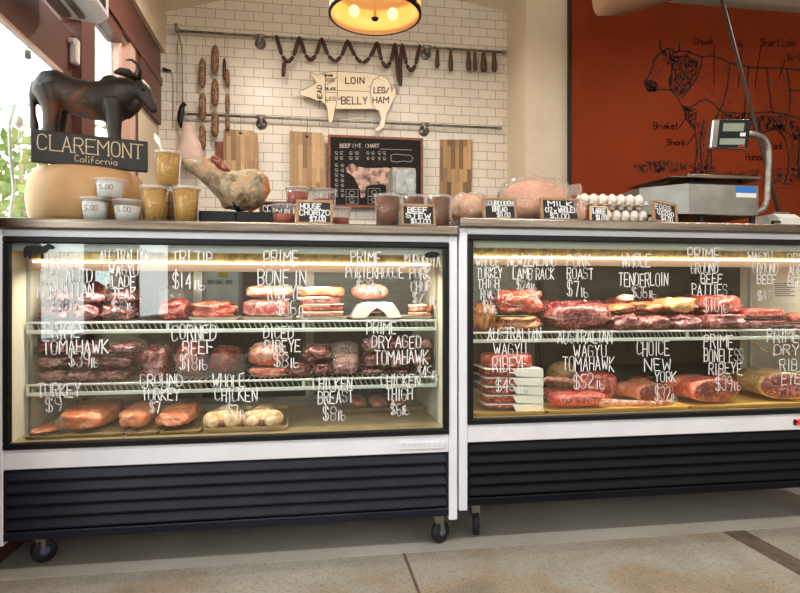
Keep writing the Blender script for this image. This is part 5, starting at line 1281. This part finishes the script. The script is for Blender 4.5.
# ------------------------------------------------------------ mural
YM = YP - .055
t = thing('mural_panel', 'tall burnt orange wall panel printed with a black cow diagram of beef cuts', 'mural', (3.6, YM, .2))
xm0 = X(570, YM)
m = MB(); m.box((xm0 + .012, YM, .2), (5.4, YP + .09, 3.5)); m.build('panel', m_orange, t)
m = MB(); m.box((xm0, YM - .004, .2), (xm0 + .012, YP - .002, 3.5)); m.build('edge_strip', m_black, t)
m = MB(); yk = YM - .0012
for a in ([(660, 41), (660.5, 48), (663, 52), (668, 48), (673, 50), (675, 53)], [(679, 43), (679.5, 49), (677, 53)], [(672, 53), (680, 51), (690, 51.5), (686, 56), (676, 57.5), (670, 55)],
          [(663, 52), (657, 56), (654, 60), (653, 66), (650, 73), (647, 79), (645, 82), (645.5, 86), (648, 90.5), (655, 91), (660, 89.5), (670, 90), (675, 94), (680, 102), (684, 110), (686, 118), (690, 124), (695, 130), (696, 138), (697, 150), (696, 160), (694, 170)],
          [(690, 53), (702, 57), (712, 56), (722, 59), (730, 63), (740, 64.5), (750, 67.5), (765, 68), (780, 68), (800, 70), (815, 73)],
          [(702, 57), (701, 66), (696, 80), (690, 88), (682, 98)], [(683, 106), (690, 107.5), (696, 104), (701, 101), (707, 100), (713, 103), (718, 109), (723, 112), (745, 113.5), (770, 112), (785, 114), (800, 119), (812, 121)],
          [(730, 64), (727, 90), (722, 106), (716, 118)], [(749, 67), (746, 90), (744, 118)], [(767, 68), (768.5, 85), (771, 105), (773, 113)], [(787, 69), (790, 90), (789.5, 113)], [(790, 90), (815, 93)],
          [(716, 117), (712, 128), (711, 150), (712, 168)], [(745, 134), (758, 134), (768, 131), (776, 129), (782, 134), (786, 142), (789, 158), (788, 172), (784, 184)], [(708, 150), (707, 168)], [(800, 140), (798, 160), (800, 182)], [(704, 120), (700, 140), (702, 168)]):
    poly(m, a, yk, .0145)
def hatch(pg, n, ln, w_, dirn=(.6, 1)):
    us = [p[0] for p in pg]; vs_ = [p[1] for p in pg]; c = 0
    for _ in range(n * 4):
        u, v = RN.uniform(min(us), max(us)), RN.uniform(min(vs_), max(vs_)); ins = False
        for (x1, y1), (x2, y2) in zip(pg, pg[1:] + pg[:1]):
            if (y1 > v) != (y2 > v) and u < (x2 - x1) * (v - y1) / (y2 - y1) + x1: ins = not ins
        if ins and c < n:
            l = RN.uniform(.4, 1) * ln; poly(m, [(u, v), (u + dirn[0] * l * RN.uniform(-1, 1), v + dirn[1] * l)], yk, w_); c += 1
hatch([(668, 55), (688, 55), (698, 60), (697, 76), (688, 88), (680, 96), (670, 89), (668, 76), (672, 66)], 620, 2.2, .006)
hatch([(645, 79), (655, 80), (660, 86), (654, 91), (648, 90)], 110, 1.8, .008)
hatch([(660, 50), (672, 50), (676, 56), (672, 66), (664, 62)], 60, 2, .007)
hatch([(683, 105), (697, 108), (696, 128), (690, 125), (685, 115)], 120, 2.2, .007)
hatch([(722, 113), (789, 115), (784, 130), (776, 128), (766, 130), (745, 134), (718, 122)], 480, 2.4, .0075)
hatch([(766, 128), (790, 116), (800, 122), (800, 140), (786, 138), (776, 128)], 110, 2.6, .007)
hatch([(700, 60), (790, 70), (800, 112), (724, 110), (706, 98), (700, 80)], 330, 1.6, .005)
hatch([(697, 120), (712, 122), (711, 165), (697, 165)], 130, 3, .006, (.2, 1)); hatch([(790, 120), (806, 122), (806, 180), (790, 176)], 150, 3, .006, (.2, 1))
hatch([(654, 60), (664, 56), (664, 74), (656, 80), (650, 78)], 40, 1.6, .005)
hatch([(630, 166), (660, 162), (690, 166), (700, 172), (640, 174)], 130, 5, .007, (1.2, -.7)); hatch([(690, 176), (800, 168), (806, 190), (700, 188)], 260, 4.5, .007, (1.2, -.5)); hatch([(694, 166), (716, 166), (716, 174), (690, 174)], 60, 3, .008)
m.build('cow_drawing', m_ink, t)
m = MB()
for s_, a, b, c, d_ in (("Chuck", 694, 714, 38, 44), ("Rib", 733, 743, 41, 47), ("Short Loin", 761, 795, 38.5, 46), ("Sirloin", 787, 810, 54, 60), ("Brisket", 654, 678, 122, 129), ("Shank", 667, 686, 139, 145), ("Flank", 768, 783, 142, 149), ("Hanger", 746, 768, 153, 160)):
    write(m, s_, a, b, c, d_, yk, .0085, 0); m.build('cut_name', m_inkfaint, t); m = MB()
for a in ([(714, 45), (714, 85)], [(742, 50), (738, 87)], [(761, 46), (758, 65), (755, 88)], [(785, 60), (779, 78)], [(679, 128), (686, 118)], [(687, 145), (695, 134)]): 
    m = MB(); poly(m, a, yk, .009); m.build('leader_line', m_inkfaint, t)
# duct
m = MB(); m.tube([at(602, -7, .8), at(622, -7, .8), at(660, -18, .8), at(720, -38, .8), at(790, -52, .8)], 20 * 3.6 / 600, 20); q = at(690, -30, .8); m.tube([q, Vector((q.x, q.y, 3.565))], .008, 8); tag(m.build('round_duct', m_duct, None, True), 'tan round duct under the ceiling above the orange mural', 'duct')
m = MB()
# ------------------------------------------------------------ work counter behind the cases
t = thing('work_counter', 'steel work counter against the tile wall behind the display cases', 'counter', (.3, 2.3, .003))
m = MB(); m.box((XL + .02, 2.02, .86), (XP - .02, YB - .01, .90), .004); m.build('worktop', m_dsteel, t)
m = MB(); m.box((XL + .04, 2.08, .08), (XP - .05, YB - .02, .86)); m.build('cabinet', m_darkcab, t)
m = MB()
for i in range(5):
    xx = XL + .06 + i * .57; m.box((xx, 2.062, .12), (xx + .54, 2.08, .82), .004)
m.build('cabinet_doors', m_darkcab, t)
m = MB(); m.box((XL + .06, 2.12, .003), (XP - .08, YB - .05, .08)); m.build('plinth', m_black, t)
t = thing('back_cabinet', 'dark walnut cabinet with shelves under the orange mural, seen through the right case', 'cabinet', (3.2, 1.9, .003))
m = MB(); m.box((XP + .06, 1.70, .003), (5.2, 2.14, .06)); m.box((XP + .06, 1.70, 1.38), (5.2, 2.14, 1.42)); m.box((XP + .06, 2.10, .06), (5.2, 2.14, 1.38))
for x in (XP + .06, 2.6, 3.4, 4.2, 5.17): m.box((x, 1.70, .06), (x + .03, 2.10, 1.38))
m.build('carcass', m_darkcab, t)
for zz in (.42, .78, 1.1):
    m = MB(); m.box((XP + .09, 1.72, zz), (5.17, 2.10, zz + .025)); m.build('shelf', m_darkcab, t)
for i, (x, h) in enumerate(((1.95, .2), (2.25, .24), (2.8, .18), (3.1, .22), (3.7, .2))):
    m = MB(); m.box((x, 1.78, .806), (x + .2, 2.02, .806 + h), .006); tag(m.build('cardboard_box', M('cardboard %d' % i, S(120 + i * 8, 86, 54), .8)), 'brown cardboard box in the walnut cabinet, %s from the left' % ordn(i), 'box', 'cardboard boxes in the cabinet')
t = thing('vacuum_sealer', 'pale kitchen machine with yellow sticker seen through the left case', 'machine', (X(223, 2.2), 2.2, .9))
xa, xb = X(207, 2.2), X(240, 2.2)
m = MB(); m.box((xa, 2.14, .901), (xb, 2.5, Z(223, 270, 2.14)), .01); m.build('housing', m_whitepl, t)
m = MB(); a, b = at(218, 277, 2.14), at(228, 272, 2.14); m.box((a.x, 2.1385, a.z), (b.x, 2.14, b.z)); m.build('yellow_sticker', m_yellow, t)
m = MB()
for u in (211, 219, 229): p = at(u, 282, 2.14); m.box((p.x - .025, 2.137, p.z - .015), (p.x + .025, 2.14, p.z + .015))
m.build('buttons', m_dsteel, t)
t = thing('dark_canister', 'tall dark canister on the work counter seen through the left case', 'canister', (X(255, 2.2), 2.2, .9))
m = MB(); m.lathe([(.001, 0), (.07, 0), (.07, .34), (.05, .36), (.001, .36)], (X(252, 2.2), 2.2, .901)); m.build('body', m_black, t, True)
m = MB(); m.lathe([(.02, .36), (.02, .385), (.001, .39)], (X(252, 2.2), 2.2, .901), 12); m.build('lid_knob', m_dsteel, t, True)
